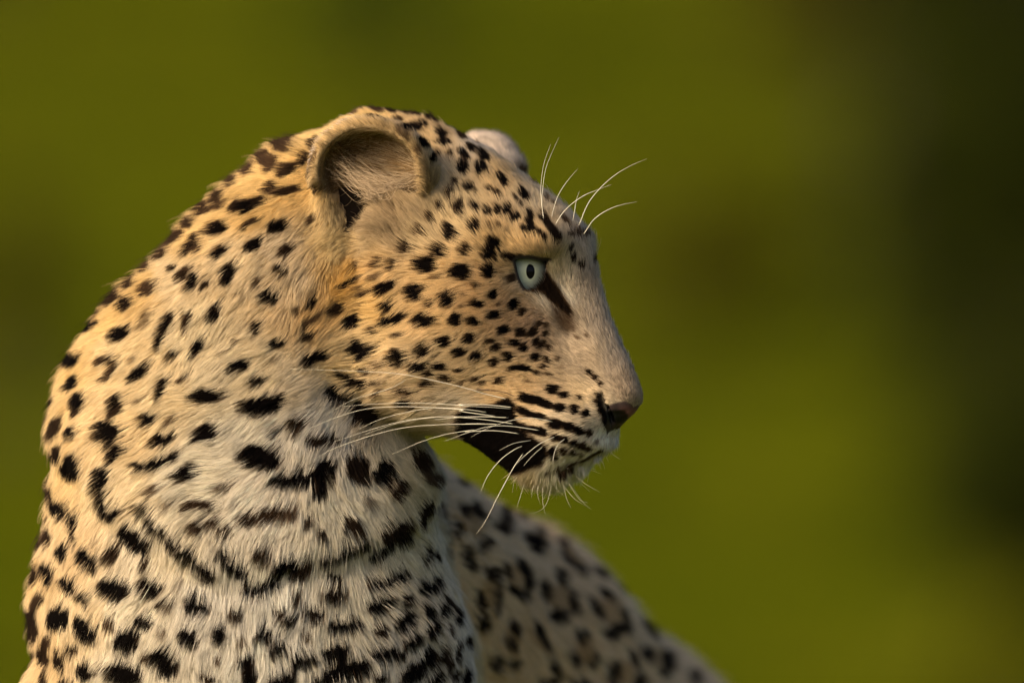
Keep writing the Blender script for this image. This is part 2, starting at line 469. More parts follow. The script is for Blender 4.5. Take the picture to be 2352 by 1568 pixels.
# (x, y, length, width, angle, darkness)
SP = {
'A': [(1130,100,120,40,-20,.6),(1130,190,150,40,-15,.7),(1400,130,110,50,-25,.7),(1650,220,130,50,-30,.7),(1460,285,270,70,5),(1540,420,160,80,-12),
      (1740,350,130,70,-35),(1770,440,130,70,-10),(1920,370,120,50,-35,.7),(1650,555,130,60,15),(1790,552,80,40,-10,.9),(1920,555,120,65,-50),(2010,490,100,50,-35),
      (2110,560,120,70,-45),(1915,670,110,80,-80),(2080,670,120,100,-70),(2290,770,120,70,-50),(1850,815,80,50,35,.8),(1790,900,100,40,55,.8),(1715,1020,80,50,60,.8),
      (1990,865,90,80,0),(2160,850,60,50,0,.9),(2230,890,60,50,0,.9),(1870,1040,100,90,0,.95),(2035,1022,80,75,0),(2150,1055,80,65,90),(2235,1045,85,65,90),(2325,1040,90,75,90),
      (2020,1178,100,90,0),(1810,1250,130,110,90),(2165,1180,50,50,0,.4),(2245,1180,50,45,0,.45),(2320,1220,40,40,0,.3),(1940,1380,90,75,50,.9),(2205,1345,120,110,0),
      (2150,1435,120,110,0),(1700,1390,120,95,45),(1600,1510,170,130,10),(1410,1370,100,85,35,.95),(1300,1505,100,75,40,.95),(1150,1490,110,40,50,.6),(930,1510,100,40,50,.5),
      (1630,1120,90,50,50,.7),(1530,1230,90,50,40,.6),
      (40,470,130,100,60,.45),(340,430,150,90,70,.55),(460,560,110,50,50,.75),(190,600,180,100,50,.55),(370,610,130,50,50,.7),(320,830,230,75,15,.9),(60,930,150,70,25,.95),
      (45,1080,80,40,15,.9),(240,1130,150,105,10),(30,1300,120,100,30),(310,1350,150,70,35,.9),(260,1530,120,80,-30),(610,220,140,80,30,.5),(400,300,130,60,40,.5),(900,120,200,40,5,.45),(760,140,90,40,20,.6),(1000,90,80,40,0,.6),(1270,110,90,40,-20,.7),(1520,170,90,40,-25,.7),(1820,290,90,40,-30,.8),(2190,450,90,40,-40,.8),(2060,420,60,40,-40,.8),(1330,200,90,40,-10,.6)],
'O': [(690,312,36,20,70,.62),(655,337,34,18,60,.62),(615,368,38,20,65,.62),(585,388,30,18,60,.6),(548,412,36,20,70,.62),(520,447,34,20,60,.66),(482,474,36,20,65,.62),(455,507,30,20,60,.66),(420,537,36,22,60,.66),(390,572,30,20,60,.66),(355,604,36,20,55,.62),(320,642,30,20,55,.66),(282,672,34,20,50,.62),(242,707,30,20,50,.66),(730,335,34,18,60,.62),(660,392,34,20,60,.66),(630,430,30,18,55,.66),(700,365,30,18,60,.62),(560,470,30,20,60,.7),(500,520,28,18,60,.66),(470,560,26,16,60,.6),(720,500,26,16,60,.5),(600,640,24,14,60,.45),(690,700,24,14,50,.5)],
'B': [(125,910,120,60,-55),(50,940,60,45,-45,.9),(100,990,50,30,-70,.7),(45,1110,80,70,0),(230,790,70,30,-20,.6),(400,1000,60,30,-30,.5),(120,690,80,25,-30,.6),(340,950,60,40,0,.4),
      (560,1480,70,50,70,.95),(525,1400,60,40,60,.8),(650,1540,60,50,0,.7),(770,1490,60,30,80,.7),(540,1290,60,40,0,.6),(620,1260,90,60,-40,.5),(500,1150,100,30,-40,.5),(690,1280,60,40,-50,.5)],
'C': [(160,200,130,120,90),(40,490,110,80,80,.95),(535,235,110,70,50),(900,90,170,50,25),(1240,125,200,80,22),(1130,50,90,50,40,.4),(1000,145,90,45,20,.4),(1010,210,110,45,20,.6),
      (1010,305,50,35,0,.4),(775,330,150,75,30,.9),(570,390,130,50,40,.5),(1240,285,130,90,20),(480,470,80,60,60,.6),(520,560,110,80,30,.9),(915,445,180,110,-10),(1300,410,240,90,20),
      (1140,540,90,45,-15,.95),(1350,580,80,40,10,.85),(240,630,150,75,40),(580,770,230,95,12),(200,800,70,30,10,.35),(1010,710,210,165,-25),(1350,785,145,125,-20),(1580,435,190,110,0),
      (1510,190,150,130,0),(1790,230,130,115,-30),(1635,285,60,55,0,.9),(1915,10,165,140,0),(2145,5,110,110,0),(1700,45,70,40,0,.4),(2040,140,50,50,0,.8),(1950,210,40,40,0,.35),
      (2055,290,100,75,-20),(2200,205,90,75,80),(1870,435,110,100,0),(2025,455,95,65,-20),(2250,290,40,30,0,.5),(1920,305,40,25,0,.4),(2205,400,110,70,15),(2295,535,110,70,15),(1985,595,95,85,0),
      (1755,640,130,85,0),(1570,695,120,110,0),(1895,730,105,75,15),(2050,760,105,90,0),(2170,630,90,45,-10,.9),(2235,700,90,60,10,.95),(2225,835,95,80,60,.95),(2335,780,60,60,0,.9),
      (1545,855,150,100,-10),(1750,875,125,65,-15),(1910,900,60,50,0),(1635,940,70,70,0,.95),(1795,985,80,65,-20,.9),(1615,1035,85,65,0),(1680,770,80,40,20,.35),(1190,840,70,50,0,.4),
      (1945,1015,40,40,0,.5),(2055,970,60,40,0,.6),(2115,1015,50,35,0,.6),(2260,1005,65,55,45,.9),(1050,905,140,65,-20,.9),(1190,1000,90,35,0,.7),(1200,1095,100,50,10,.85),
      (1430,1090,160,45,-12,.9),(1450,1190,130,75,-10),(790,1120,240,100,-15),(70,965,140,70,20,.95),(150,1190,360,150,10),(1020,1280,230,160,-15,.95),(410,1370,150,90,10,.7),
      (215,1435,45,50,0,.8),(490,1475,50,40,0,.7),(640,1500,260,70,10,.75)],
'D': [(30,305,80,80,0),(110,375,80,55,50,.9),(100,560,95,70,0,.95),(205,545,80,60,40,.9),(325,575,45,40,0,.7),(235,640,70,50,40,.95),(40,655,90,45,0),(125,705,75,65,0),(290,685,80,45,40,.8),
      (350,710,40,35,0,.7),(230,790,90,65,-20),(335,825,60,45,0,.9),(0,790,70,80,0),(305,885,60,40,0,.9),(255,945,60,35,0,.8),(350,955,50,25,0,.6),(170,1015,40,25,0,.4),(390,1085,115,75,-5),
      (500,1140,75,50,-10),(632,1165,45,45,0),(720,940,50,60,90),(775,985,45,55,90,.95),(820,1040,35,40,90,.95),(455,1260,115,75,-10),(590,1280,75,80,0),(685,1310,70,60,0),(410,1400,120,80,-10),
      (540,1430,95,75,0),(630,1465,80,60,0),(715,1480,55,40,0,.8),(260,480,50,40,0,.6),(330,500,40,40,0,.5),(700,610,40,30,60,.4),(620,620,30,30,0,.4),(430,810,40,30,0,.4),(0,60,70,60,0,.6),(470,890,60,40,0,.25)],
'M': [(950,960,100,60,-10),(1090,1000,100,50,-15),(1170,1020,60,45,-10),(1235,1045,60,45,-10),(1310,1070,60,45,0,.9),(1370,1095,50,40,0,.6),(1065,1110,70,60,0),(1160,1115,60,50,0,.9),
      (1240,1130,45,40,0,.8),(1080,1160,50,40,0,.8),(1300,1150,35,30,0,.4),(1110,1310,70,40,20,.7),(1180,1270,80,35,20,.6),(1000,1290,30,40,0,.6),(1430,1030,40,40,0,.4)],
'E': [(2310,970,110,100,0),(2080,1150,150,90,45),(2320,1120,90,40,35,.9),(2330,1320,100,90,20),(2060,1370,170,75,45),(2150,1530,150,90,45),(1860,1260,130,70,45,.75),(1790,1340,110,60,50,.7),
      (2090,930,110,60,60,.55),(1970,950,130,70,-60,.6),(2200,750,100,60,70,.6),(2290,600,120,90,60,.5),(2080,700,70,70,0,.4),(1790,1060,120,60,-45,.45),(1590,1270,80,70,0,.5),(1640,1520,60,60,0,.7),
      (1770,1520,80,50,45,.6),(1400,1490,80,50,0,.5)],
'F': [(1720,30,110,70,40,.9),(1810,70,170,80,60),(1920,90,110,50,40,.8),(2120,50,150,80,55),(1430,140,150,110,30,.6),(1310,40,110,30,-75,.5),(1100,230,150,90,30,.75),(1230,270,120,110,40,.95),
      (885,480,160,80,30),(1170,545,200,110,30),(1390,420,140,80,70,.35),(2000,345,150,85,70),(1745,420,180,60,70,.85),(1850,665,210,85,60),(1610,740,110,70,40),(710,770,140,130,60),
      (1330,890,200,90,45),(1290,765,60,40,45,.4),(1540,1040,200,85,70),(1730,940,100,45,30,.6),(2250,845,180,95,15),(710,990,150,70,45),(770,1150,150,110,60),(765,1230,100,60,40,.8),
      (1120,1150,130,90,45),(1140,1240,160,80,35,.85),(1960,1140,290,110,10),(2310,1210,110,90,0,.9),(1400,1320,160,85,35),(1610,1350,110,40,30,.45),(1320,1170,80,40,40,.35),(1950,1450,220,120,25),
      (1040,1460,200,160,50),(1540,1510,220,75,22),(490,1180,160,50,50,.8),(440,1320,150,50,65,.6),(545,1380,200,80,60,.9),(700,1430,110,90,30),(470,1060,100,30,70,.5),(2220,610,60,40,0,.5),
      (2100,710,50,40,45,.35),(2270,190,100,40,60,.3),(560,1550,80,40,0,.8)],
'G': [(535,50,110,80,60,.95),(375,140,140,70,70,.85),(685,180,180,140,45),(1120,70,150,75,50),(440,370,190,70,-65,.9),(325,420,130,40,85,.7),(1780,260,190,95,30),(1150,570,110,60,30),
      (570,560,140,110,-40),(345,660,110,60,80,.85),(430,640,60,50,0,.6),(380,840,170,50,85,.9),(470,830,130,55,90,.9),(605,960,100,85,40),(850,1030,200,100,-50),(1060,990,150,75,60,.9),
      (1270,840,270,150,-45),(1840,740,110,80,30,.85),(2020,710,130,70,0,.6),(2110,760,100,50,0,.7),(2100,380,130,45,10,.6),(1470,410,130,50,30,.45),(1580,530,110,50,30,.4),(2320,660,120,90,0,.7),
      (470,1140,180,75,-75),(355,1150,150,40,85,.9),(290,1010,130,50,-75,.7),(650,1250,150,90,-50),(810,1380,120,75,-50),(1090,1300,270,140,-10),(1420,1290,180,100,-40),(1345,1085,60,50,20,.7),
      (1560,1455,100,60,-10,.9),(1830,1440,200,110,-30),(2170,1510,130,80,0,.9),(2320,1270,120,90,0),(380,1390,130,60,60,.85),(1660,1270,60,40,30,.3),(910,850,80,40,20,.3),(260,1250,100,30,85,.4),(215,1310,90,25,85,.6)],
'K': [(285,910,180,90,80,.95),(555,905,190,130,70),(330,1040,120,50,75,.8),(810,1020,220,130,-50),(1020,960,100,60,-50,.6),(1360,950,130,90,-30),(1520,1050,70,50,0,.4),(1180,1120,220,140,0),
      (1770,1070,160,110,-45),(2030,1050,130,75,70),(2210,1110,60,50,0,.5),(1540,1310,220,170,-60),(1180,1440,260,190,-10),(670,1215,100,70,30,.9),(440,1130,130,55,70,.85),(410,1280,180,70,-80,.9),
      (550,1300,170,70,-80,.95),(290,1300,200,45,85,.7),(790,1390,130,120,60),(1380,1235,70,60,0,.6),(2020,1280,60,60,0,.5),(2270,1290,130,90,50),(2310,1460,120,110,0),(1910,1450,150,60,-20,.7),
      (630,1520,100,90,0,.8),(420,1510,150,40,90,.7)],
'H': [(90,100,300,170,-10),(910,190,230,150,-80,.95),(1140,230,180,120,60),(1480,130,140,110,-30,.85),(1260,380,160,110,40,.85),(1000,500,120,60,-30,.35),(120,640,260,70,20,.6),(290,600,200,100,10,.5),
      (490,690,60,60,0,.8),(600,810,110,45,-60,.8),(860,720,170,110,-40,.7),(300,1060,200,110,10),(60,980,140,90,0,.9),(440,1110,200,80,35,.9),(1250,760,260,130,30,.9),(1520,1010,100,60,40,.9),
      (1560,260,160,110,-30,.5),(720,1190,100,70,-20),(160,1220,140,90,10),(30,1290,110,110,0),(710,1350,190,80,5,.95),(380,1370,70,90,0,.9),(1090,1440,190,110,25),(1330,1380,100,90,30,.8),
      (1500,1290,130,90,45),(1615,1240,150,60,75),(1520,1490,110,75,-50),(1680,1470,150,75,70),(1790,1520,150,70,-75)],
'L': [(230,850,120,75,0,.9),(330,930,110,75,30),(540,860,160,100,0,.95),(85,1055,140,80,0),(800,980,230,90,5),(1100,1020,120,80,50,.95),(1320,940,180,100,40),(1575,1010,160,80,65),(1400,1110,140,80,20),
      (1730,1010,110,50,-70,.6),(1825,1200,150,65,85,.95),(1910,1110,120,50,-70,.8),(200,1170,150,90,20),(410,1280,190,100,10),(730,1200,240,85,18),(1190,1235,280,85,5),(1540,1280,150,90,55),
      (1660,1260,170,70,60,.9),(1420,1420,230,110,45),(1610,1470,140,80,60),(1720,1340,190,60,80,.85),(820,1380,330,160,12),(600,1470,140,80,30),(1130,1450,130,70,-20,.9),(240,1470,220,140,20),
      (470,1060,70,60,0,.6),(1790,1430,130,60,85,.9),(1890,1450,160,70,80)]}
# strokes (points, width, darkness)
ST = [('B',[(185,1060),(190,1200)],65,1),('B',[(120,1220),(220,1235),(310,1295)],42,1),('B',[(300,1100),(360,1190),(420,1300)],72,.95),
      ('C',[(810,930),(920,1000),(1060,1035)],60,1),('D',[(20,895),(90,885),(190,905)],50,1),('D',[(120,1160),(240,1190),(360,1230)],82,1),('D',[(90,1270),(200,1320),(320,1350)],60,1),
      ('D',[(50,1380),(150,1440),(300,1490)],52,1),('D',[(790,1145),(805,1230),(855,1330),(885,1440)],58,1),
      ('F',[(1600,380),(1560,470),(1540,560),(1500,670)],75,1),('F',[(960,810),(1040,780),(1120,800),(1080,890),(1000,970)],60,.85),
      ('G',[(1300,190),(1450,170),(1580,110),(1690,70)],85,1),('G',[(1000,230),(960,330),(980,440),(1000,560),(1060,610)],120,1),('G',[(600,570),(690,630),(720,680)],90,1),('G',[(690,700),(700,800),(720,870)],60,.9),
      ('G',[(1340,560),(1400,660),(1540,800),(1640,890)],95,1),('G',[(1720,960),(1830,1060),(1960,1150)],110,1),('G',[(2060,960),(2140,1070),(2250,1120)],115,1),('G',[(1760,550),(1880,550),(2020,580)],75,.85),
      ('K',[(840,1420),(980,1380)],40,.9),('H',[(240,310),(420,290),(600,250),(680,190)],150,1),('H',[(620,280),(570,420)],110,1),('H',[(620,1010),(760,970),(880,920),(1000,850)],75,1),
      ('H',[(1070,980),(1200,900),(1330,820)],110,1),('H',[(1560,520),(1510,600),(1480,680)],110,.95),('H',[(1540,920),(1610,980)],70,1),('H',[(1030,1250),(1180,1230),(1320,1150)],85,1),
      ('H',[(1640,560),(1720,800),(1740,1000)],60,.5),
      ('M',[(1490,1100),(1330,1190),(1200,1230),(1060,1265)],14,.8),
      ('Y',[(570,600),(640,600),(740,600)],70,.95),('Y',[(690,640),(715,740),(770,860),(820,930)],22,1)]
# filled areas (points, softness in frame px, darkness)
PO = [('M',[(200,790),(330,725),(480,720),(650,650),(720,700),(720,820),(760,900),(860,1000),(1000,1070),(1010,1150),(960,1220),(800,1270),(700,1310),(540,1240),(400,1150),(290,1070),(215,960)],7,1),
      ('Y',[(955,620),(1040,620),(1010,760),(1060,840),(1150,940),(1200,1040),(1270,1150),(1300,1210),(1250,1220),(1150,1140),(1050,1070),(1000,1010),(930,975),(810,960),(840,930),(930,880),(975,780),(968,690)],8,.95),
      ('Y',[(1050,1080),(1200,1100),(1310,1220),(1330,1380),(1200,1400),(1100,1250)],16,.55)]
BSP = {'I': [(270,340,90,60,-40,.7),(240,760,110,90,90),(300,590,110,90,-60,.75),(420,600,180,80,-50,.8),(480,460,150,60,-30,.5),(660,640,120,90,-60,.7),(640,730,170,90,0,.85),(690,780,100,60,0,.8),
             (480,900,150,110,30,.8),(350,1040,200,90,-75),(830,690,80,40,-30,.6),(970,930,150,120,-20),(980,810,80,60,-60,.6),(1370,1150,120,70,-40),(1300,1060,100,80,-40,.3),(1540,1170,120,50,-40,.8),
             (1740,1300,120,60,-40,.85),(1190,1210,160,90,-60),(1050,1310,170,80,-80),(570,1190,150,110,0,.8),(470,1420,180,70,-80,.9),(1310,1420,190,90,-80),(1600,1360,150,80,-35),(1510,1480,200,80,-65),
             (1180,1540,170,110,0)],
       'J': [(45,980,150,90,80),(330,1020,150,90,-60,.9),(290,1150,140,90,-60,.6),(570,1080,270,70,-60),(730,910,130,120,0),(940,1090,120,110,0),(870,1290,160,75,-80),(1040,1320,160,80,85),(690,1370,150,80,90),
             (1220,1060,190,120,10),(1530,1020,200,60,-60,.85),(1760,1140,120,60,-40,.85),(1530,1240,150,90,-60),(1410,1310,130,60,-70,.7),(1230,1430,230,90,85),(1950,1480,130,100,90),(1470,1510,170,80,70),
             (160,1340,180,100,85),(310,1360,120,80,80),(650,1540,200,90,20),(960,1540,200,90,0)]}
BST = [('I',[(860,840),(930,860),(1000,940)],90,.9),('I',[(1180,880),(1200,1000),(1260,1080)],70,.8),('I',[(700,1080),(710,1180)],60,.9),('I',[(810,1050),(880,1150),(890,1260),(860,1370),(780,1330),(730,1300)],85,1),
       ('I',[(620,1300),(630,1430),(600,1500)],75,.9),('J',[(1290,880),(1330,970),(1340,1040)],80,1),('J',[(1680,1270),(1720,1350),(1680,1430)],110,1)]
BCEN = {'I': [(800,1210,210,170,-80,.3),(1190,1380,260,190,-60,.28),(560,1350,240,160,-80,.3),(350,680,280,200,-60,.3),(960,880,170,130,0,.3),(1290,1060,240,100,-45,.3)],
        'J': [(1210,880,280,170,-70,.28),(300,1130,240,150,-80,.32),(950,1230,220,170,-80,.3),(1640,1300,230,160,-50,.3),(1330,1440,220,150,-80,.28),(560,1130,200,120,-60,.28)]}
RW, RH, RST = 1180, 790, 2.0
RX, RY = np.meshgrid(np.arange(RW) * RST, np.arange(RH) * RST)
_p = np.stack([RX.ravel(), RY.ravel(), np.zeros(RX.size)], 1)
WARP = (vnoise(_p, 1 / 14.0, 3) + 0.6 * vnoise(_p, 1 / 7.0, 4)).reshape(RH, RW)
def raster(M, cx, cy, R, fn):
    i0, i1 = int(max(0, (cx - R) / RST)), int(min(RW, (cx + R) / RST + 2)); j0, j1 = int(max(0, (cy - R) / RST)), int(min(RH, (cy + R) / RST + 2))
    if i0 >= i1 or j0 >= j1: return
    s = np.s_[j0:j1, i0:i1]; M[s] = np.maximum(M[s], fn(RX[s], RY[s], WARP[s]))
def spot_map(SPD, STR, POL=(), boost=True):
    M = np.zeros((RH, RW))
    for t, L in SPD.items():
        for q in L:
            x, y, ln, wd, an = q[:5]; dk = q[5] if len(q) > 5 else 1.0
            if dk < 0.85 and dk > 0.34 and boost: dk = min(0.92, dk * 1.28)
            cx, cy = tz(t, x, y); lf = 1.0 if (cy < 860 or cx > 1000) else 1.0 + 0.14 * min(1, (cy - 860) / 150); a = tl(t, ln) / 2 * 1.06 * lf + 1.2; b = tl(t, wd) / 2 * 1.06 * lf * lf + 1.2; c, s_ = math.cos(math.radians(an)), -math.sin(math.radians(an))
            def fn(X, Y, W):
                u = ((X - cx) * c + (Y - cy) * s_) / a; v = (-(X - cx) * s_ + (Y - cy) * c) / b
                rr = (np.abs(u) ** 2.3 + np.abs(v) ** 2.3) ** (1 / 2.3)
                d = (rr - 1) * b + W * min(2.2, b * 0.22)
                return dk * sstep(2.0, -1.6, d)
            raster(M, cx, cy, a + 12, fn)
    for t, pts, wd, dk in STR:
        pp = [tz(t, *p) for p in pts]; h = tl(t, wd) / 2
        if len(pp) > 2: pp = [tuple(p) for p in spline(pp, 4)]
        cx, cy = np.mean(pp, 0); R = max(math.hypot(p[0] - cx, p[1] - cy) for p in pp) + h + 12
        raster(M, cx, cy, R, lambda X, Y, W: dk * sstep(2.0, -1.6, seg_dist(X, Y, pp) - h + W * 2.0))
    for t, pts, so, dk in POL:
        pp = [tz(t, *p) for p in pts]; cx, cy = np.mean(pp, 0); R = max(math.hypot(p[0] - cx, p[1] - cy) for p in pp) + 25
        raster(M, cx, cy, R, lambda X, Y, W: dk * sstep(so, -so * 0.6, poly_sd(X, Y, pp) + W * 1.5))
    return M
MN = spot_map(SP, ST, PO)
MB = spot_map(BSP, BST)
MC = spot_map(BCEN, [], boost=False) / 0.3
def rsample(M, px, py):
    u = np.clip(px / RST, 0, RW - 1.001); v = np.clip(py / RST, 0, RH - 1.001)
    i = u.astype(np.int32); j = v.astype(np.int32); a = u - i; b = v - j
    return (M[j, i] * (1 - a) + M[j, i + 1] * a) * (1 - b) + (M[j + 1, i] * (1 - a) + M[j + 1, i + 1] * a) * b
log('spots')

# ground colour of the coat (linear; shading painted in at the ear base), hair length (cm), lift (deg) and lay (deg in the picture plane), at frame points
TAN = (.56, .38, .185); GOLD = (.62, .41, .165); DEEP = (.60, .345, .10); CREAM = (.68, .53, .33); WHITE = (.78, .69, .56); GREY = (.365, .295, .225); PALE = (.64, .52, .37)
cpts = [(840, 245, GOLD), (1000, 290, TAN), (1150, 400, TAN), (1250, 470, (.52,.40,.25)), (1330, 540, (.46,.36,.25)), (1300, 650, PALE), (1285, 680, WHITE), (1275, 620, CREAM), (1350, 650, GREY), (1380, 730, GREY), (1330, 740, (.40,.32,.235)), (1420, 820, GREY),
        (1450, 880, (.36,.275,.195)), (1340, 830, (.43,.335,.235)), (1230, 540, TAN), (1150, 560, TAN), (1050, 480, (.55,.41,.23)), (1000, 620, TAN), (1100, 680, (.58,.38,.19)), (1230, 750, (.42,.28,.17)), (1170, 720, (.56,.36,.19)), (1000, 700, (.64,.43,.21)), (800, 620, DEEP),
        (790, 655, DEEP), (740, 700, (.63,.40,.17)), (870, 600, (.55,.37,.18)), (850, 700, GOLD), (830, 780, (.68,.50,.27)), (800, 830, (.69,.50,.26)), (900, 880, (.66,.49,.29)), (1000, 850, (.66,.49,.29)), (1080, 850, (.64,.46,.26)), (1060, 930, PALE), (1150, 900, (.66,.46,.25)), (1210, 880, (.64,.45,.25)),
        (1270, 900, (.56,.41,.25)), (1330, 920, (.54,.41,.25)), (1300, 960, PALE), (1360, 960, PALE), (1390, 1000, WHITE), (1330, 1020, (.70,.60,.46)), (1390, 1040, WHITE), (1270, 1085, (.76,.68,.54)), (1330, 1080, (.77,.71,.60)), (1210, 1090, (.70,.56,.36)), (1080, 970, (.68,.56,.42)),
        (700, 300, GOLD), (620, 370, GOLD), (520, 440, GOLD), (430, 520, GOLD), (600, 480, GOLD), (680, 420, GOLD), (640, 560, (.60,.47,.31)), (680, 640, (.60,.46,.29)), (560, 600, CREAM), (420, 640, CREAM), (330, 640, GOLD), (250, 720, GOLD), (160, 820, GOLD),
        (130, 950, (.66,.46,.22)), (110, 1100, (.67,.47,.23)), (80, 1300, (.66,.46,.23)), (75, 1500, (.66,.47,.25)), (150, 1250, (.68,.50,.29)), (300, 800, (.68,.52,.30)), (450, 750, (.70,.57,.37)), (400, 900, (.70,.55,.34)), (520, 880, (.70,.58,.40)), (300, 1000, (.69,.52,.30)), (250, 950, (.68,.51,.29)), (600, 850, (.68,.55,.36)),
        (680, 900, (.66,.54,.38)), (560, 1000, (.71,.63,.50)), (720, 960, (.72,.64,.54)), (680, 980, WHITE), (780, 1000, (.68,.60,.49)), (870, 960, (.60,.45,.28)), (900, 1020, (.60,.51,.36)), (450, 1100, (.71,.63,.49)), (600, 1150, WHITE), (280, 1120, (.70,.56,.36)), (350, 1250, (.71,.61,.46)),
        (500, 1400, (.73,.66,.56)), (650, 1400, (.73,.67,.57)), (300, 1400, (.72,.63,.49)), (200, 1400, (.69,.54,.34)), (300, 1530, (.72,.64,.51)), (600, 1550, (.73,.67,.57)), (800, 1400, (.70,.62,.48)), (800, 1150, (.68,.60,.46)), (950, 1100, (.62,.52,.34)),
        (950, 1250, (.66,.57,.40)), (1000, 1350, (.66,.54,.37)), (1040, 1500, (.68,.57,.42)), (900, 1500, (.71,.62,.50)), (850, 1560, WHITE),
        (1180, 320, (.72,.64,.54)), (1150, 300, (.74,.67,.58)), (870, 520, (.31,.225,.135)), (895, 437, (.42,.315,.195)), (860, 442, (.42,.315,.195)), (900, 480, (.29,.205,.12)), (930, 450, (.42,.30,.165)), (900, 545, (.35,.255,.155)), (950, 500, (.37,.27,.16)), (1000, 460, (.46,.345,.20)), (850, 565, (.43,.315,.18)), (970, 540, (.48,.36,.21)), (780, 560, (.60,.44,.22))]  # ear-base fur is greyish brown, darkened further as painted shading
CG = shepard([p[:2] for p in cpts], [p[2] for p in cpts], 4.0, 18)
lpts = [(840, 245, 1.3), (1000, 290, 1.2), (1150, 380, 1.1), (1300, 520, 1.1), (1360, 570, 1.0), (1380, 700, .75), (1430, 830, .55), (1460, 900, .28), (1300, 700, .5), (1230, 560, .9), (1150, 560, 1.1), (1000, 500, 1.5), (1000, 650, 1.25),
        (1100, 750, 1.0), (1230, 760, .6), (1330, 850, .5), (1250, 880, .7), (1330, 950, .5), (1400, 960, .35), (1400, 1020, .45), (1270, 1000, .55), (1150, 1010, .55), (1200, 950, .55), (1270, 1090, 1.0), (1330, 1080, .75), (1210, 1090, .85), (1100, 950, 1.1),
        (1000, 900, 1.7), (900, 850, 1.7), (850, 700, 1.6), (800, 620, 1.6), (700, 620, 2.0), (700, 950, 2.3), (760, 1000, 2.5), (850, 980, 1.9), (600, 500, 1.7), (700, 330, 1.7), (500, 450, 1.8), (350, 600, 1.8), (180, 800, 1.6), (100, 1100, 1.5), (70, 1400, 1.5),
        (400, 800, 1.8), (300, 1000, 1.8), (500, 1100, 2.1), (350, 1250, 2.0), (600, 1250, 2.3), (600, 1450, 2.2), (900, 1200, 2.1), (1000, 1350, 1.8), (900, 1000, 1.8), (960, 1080, 1.8), (1180, 320, .5), (1200, 600, .5),
        (880, 520, 1.8), (880, 470, 1.7), (930, 490, 1.7), (900, 435, 1.9), (860, 442, 1.9), (945, 425, 1.4), (855, 550, 1.0), (760, 500, .8), (850, 500, .9), (760, 290, .6), (728, 380, .45), (828, 280, .45), (900, 305, .45), (950, 350, .5)]
LG = shepard([p[:2] for p in lpts], [p[2] for p in lpts], 3.0, 14)
fpts = [(1460, 890, 105), (1430, 830, 112), (1390, 740, 112), (1360, 640, 108), (1330, 560, 105), (1290, 500, 98), (1230, 540, 115), (1200, 450, 105), (1100, 380, 105), (1000, 300, 112), (900, 255, 125), (840, 245, 130),
        (1130, 480, 108), (1060, 480, 120), (1060, 560, 150), (1150, 580, 140), (1160, 650, 190), (1100, 620, 185), (1000, 640, 200), (1100, 720, 195), (1000, 750, 190), (900, 650, 208), (850, 700, 205), (850, 790, 190), (1000, 860, 182), (1150, 860, 185),
        (1230, 760, 200), (1290, 700, 130), (1310, 780, 160), (1340, 860, 160), (1300, 900, 182), (1250, 960, 182), (1350, 960, 190), (1390, 1000, 235), (1320, 1030, 200), (1150, 1000, 215), (1200, 1060, 235), (1270, 1090, 268), (1330, 1085, 300), (1210, 1095, 250), (1080, 950, 200),
        (760, 600, 230), (700, 560, 240), (640, 620, 250), (720, 420, 225), (700, 300, 140), (620, 350, 135), (520, 420, 140), (420, 520, 140), (560, 480, 235), (450, 600, 240), (300, 640, 160), (330, 700, 230), (220, 720, 170), (150, 830, 200), (250, 850, 225),
        (450, 780, 235), (600, 720, 240), (640, 820, 225), (500, 900, 205), (400, 950, 215), (130, 1000, 240), (100, 1200, 250), (75, 1400, 260), (300, 1050, 225), (500, 1050, 210), (350, 1200, 235), (600, 1150, 225), (200, 1300, 245), (400, 1400, 240), (600, 1250, 255),
        (700, 920, 205), (760, 970, 225), (720, 1010, 250), (850, 960, 200), (800, 1050, 270), (900, 1020, 300), (900, 1120, 310), (960, 1150, 325), (800, 1180, 290), (700, 1200, 265), (600, 1400, 262), (700, 1500, 268), (850, 1300, 290), (950, 1300, 305), (850, 1480, 285), (1000, 1450, 310), (500, 1540, 255), (250, 1520, 250),
        (1000, 930, 195), (930, 900, 190), (890, 520, 120), (870, 470, 130), (830, 570, 215), (930, 470, 140), (970, 430, 140), (850, 545, 150), (900, 435, 172), (860, 445, 180), (945, 425, 165), (760, 500, 240), (770, 540, 245)]
ang = np.radians([p[2] for p in fpts])
FG = shepard([p[:2] for p in fpts], np.stack([np.cos(ang), np.sin(ang)], 1), 3.5, 16)
gpts = [(1400, 800, 18), (1350, 600, 26), (1300, 500, 34), (1100, 380, 34), (1000, 300, 36), (850, 250, 36), (700, 300, 40), (500, 430, 40), (350, 580, 36), (200, 740, 32), (110, 1000, 22), (70, 1400, 20), (1100, 700, 22), (950, 750, 24), (1250, 900, 18), (1350, 950, 16), (1270, 1090, 22),
        (800, 620, 32), (600, 560, 36), (500, 800, 26), (400, 1000, 26), (700, 950, 32), (600, 1250, 28), (600, 1450, 30), (900, 1250, 28), (1000, 500, 36), (1200, 620, 30), (1180, 980, 16), (880, 500, 52), (900, 445, 46), (930, 500, 48)]
LIG = shepard([p[:2] for p in gpts], [p[2] for p in gpts], 3.0, 20)

EAR_IN = [(742, 425), (732, 380), (740, 335), (765, 303), (800, 290), (835, 287), (870, 295), (900, 318), (925, 345), (950, 375), (965, 405), (950, 440), (905, 470), (860, 500), (815, 535), (795, 520), (785, 470), (770, 445)]
NOSE = [tz('D', *p) for p in [(868,1240),(940,1212),(1040,1192),(1092,1218),(1118,1246),(1165,1232),(1240,1240),(1200,1330),(1080,1400),(985,1450),(900,1475),(872,1520),(862,1440),(872,1360),(866,1300)]]

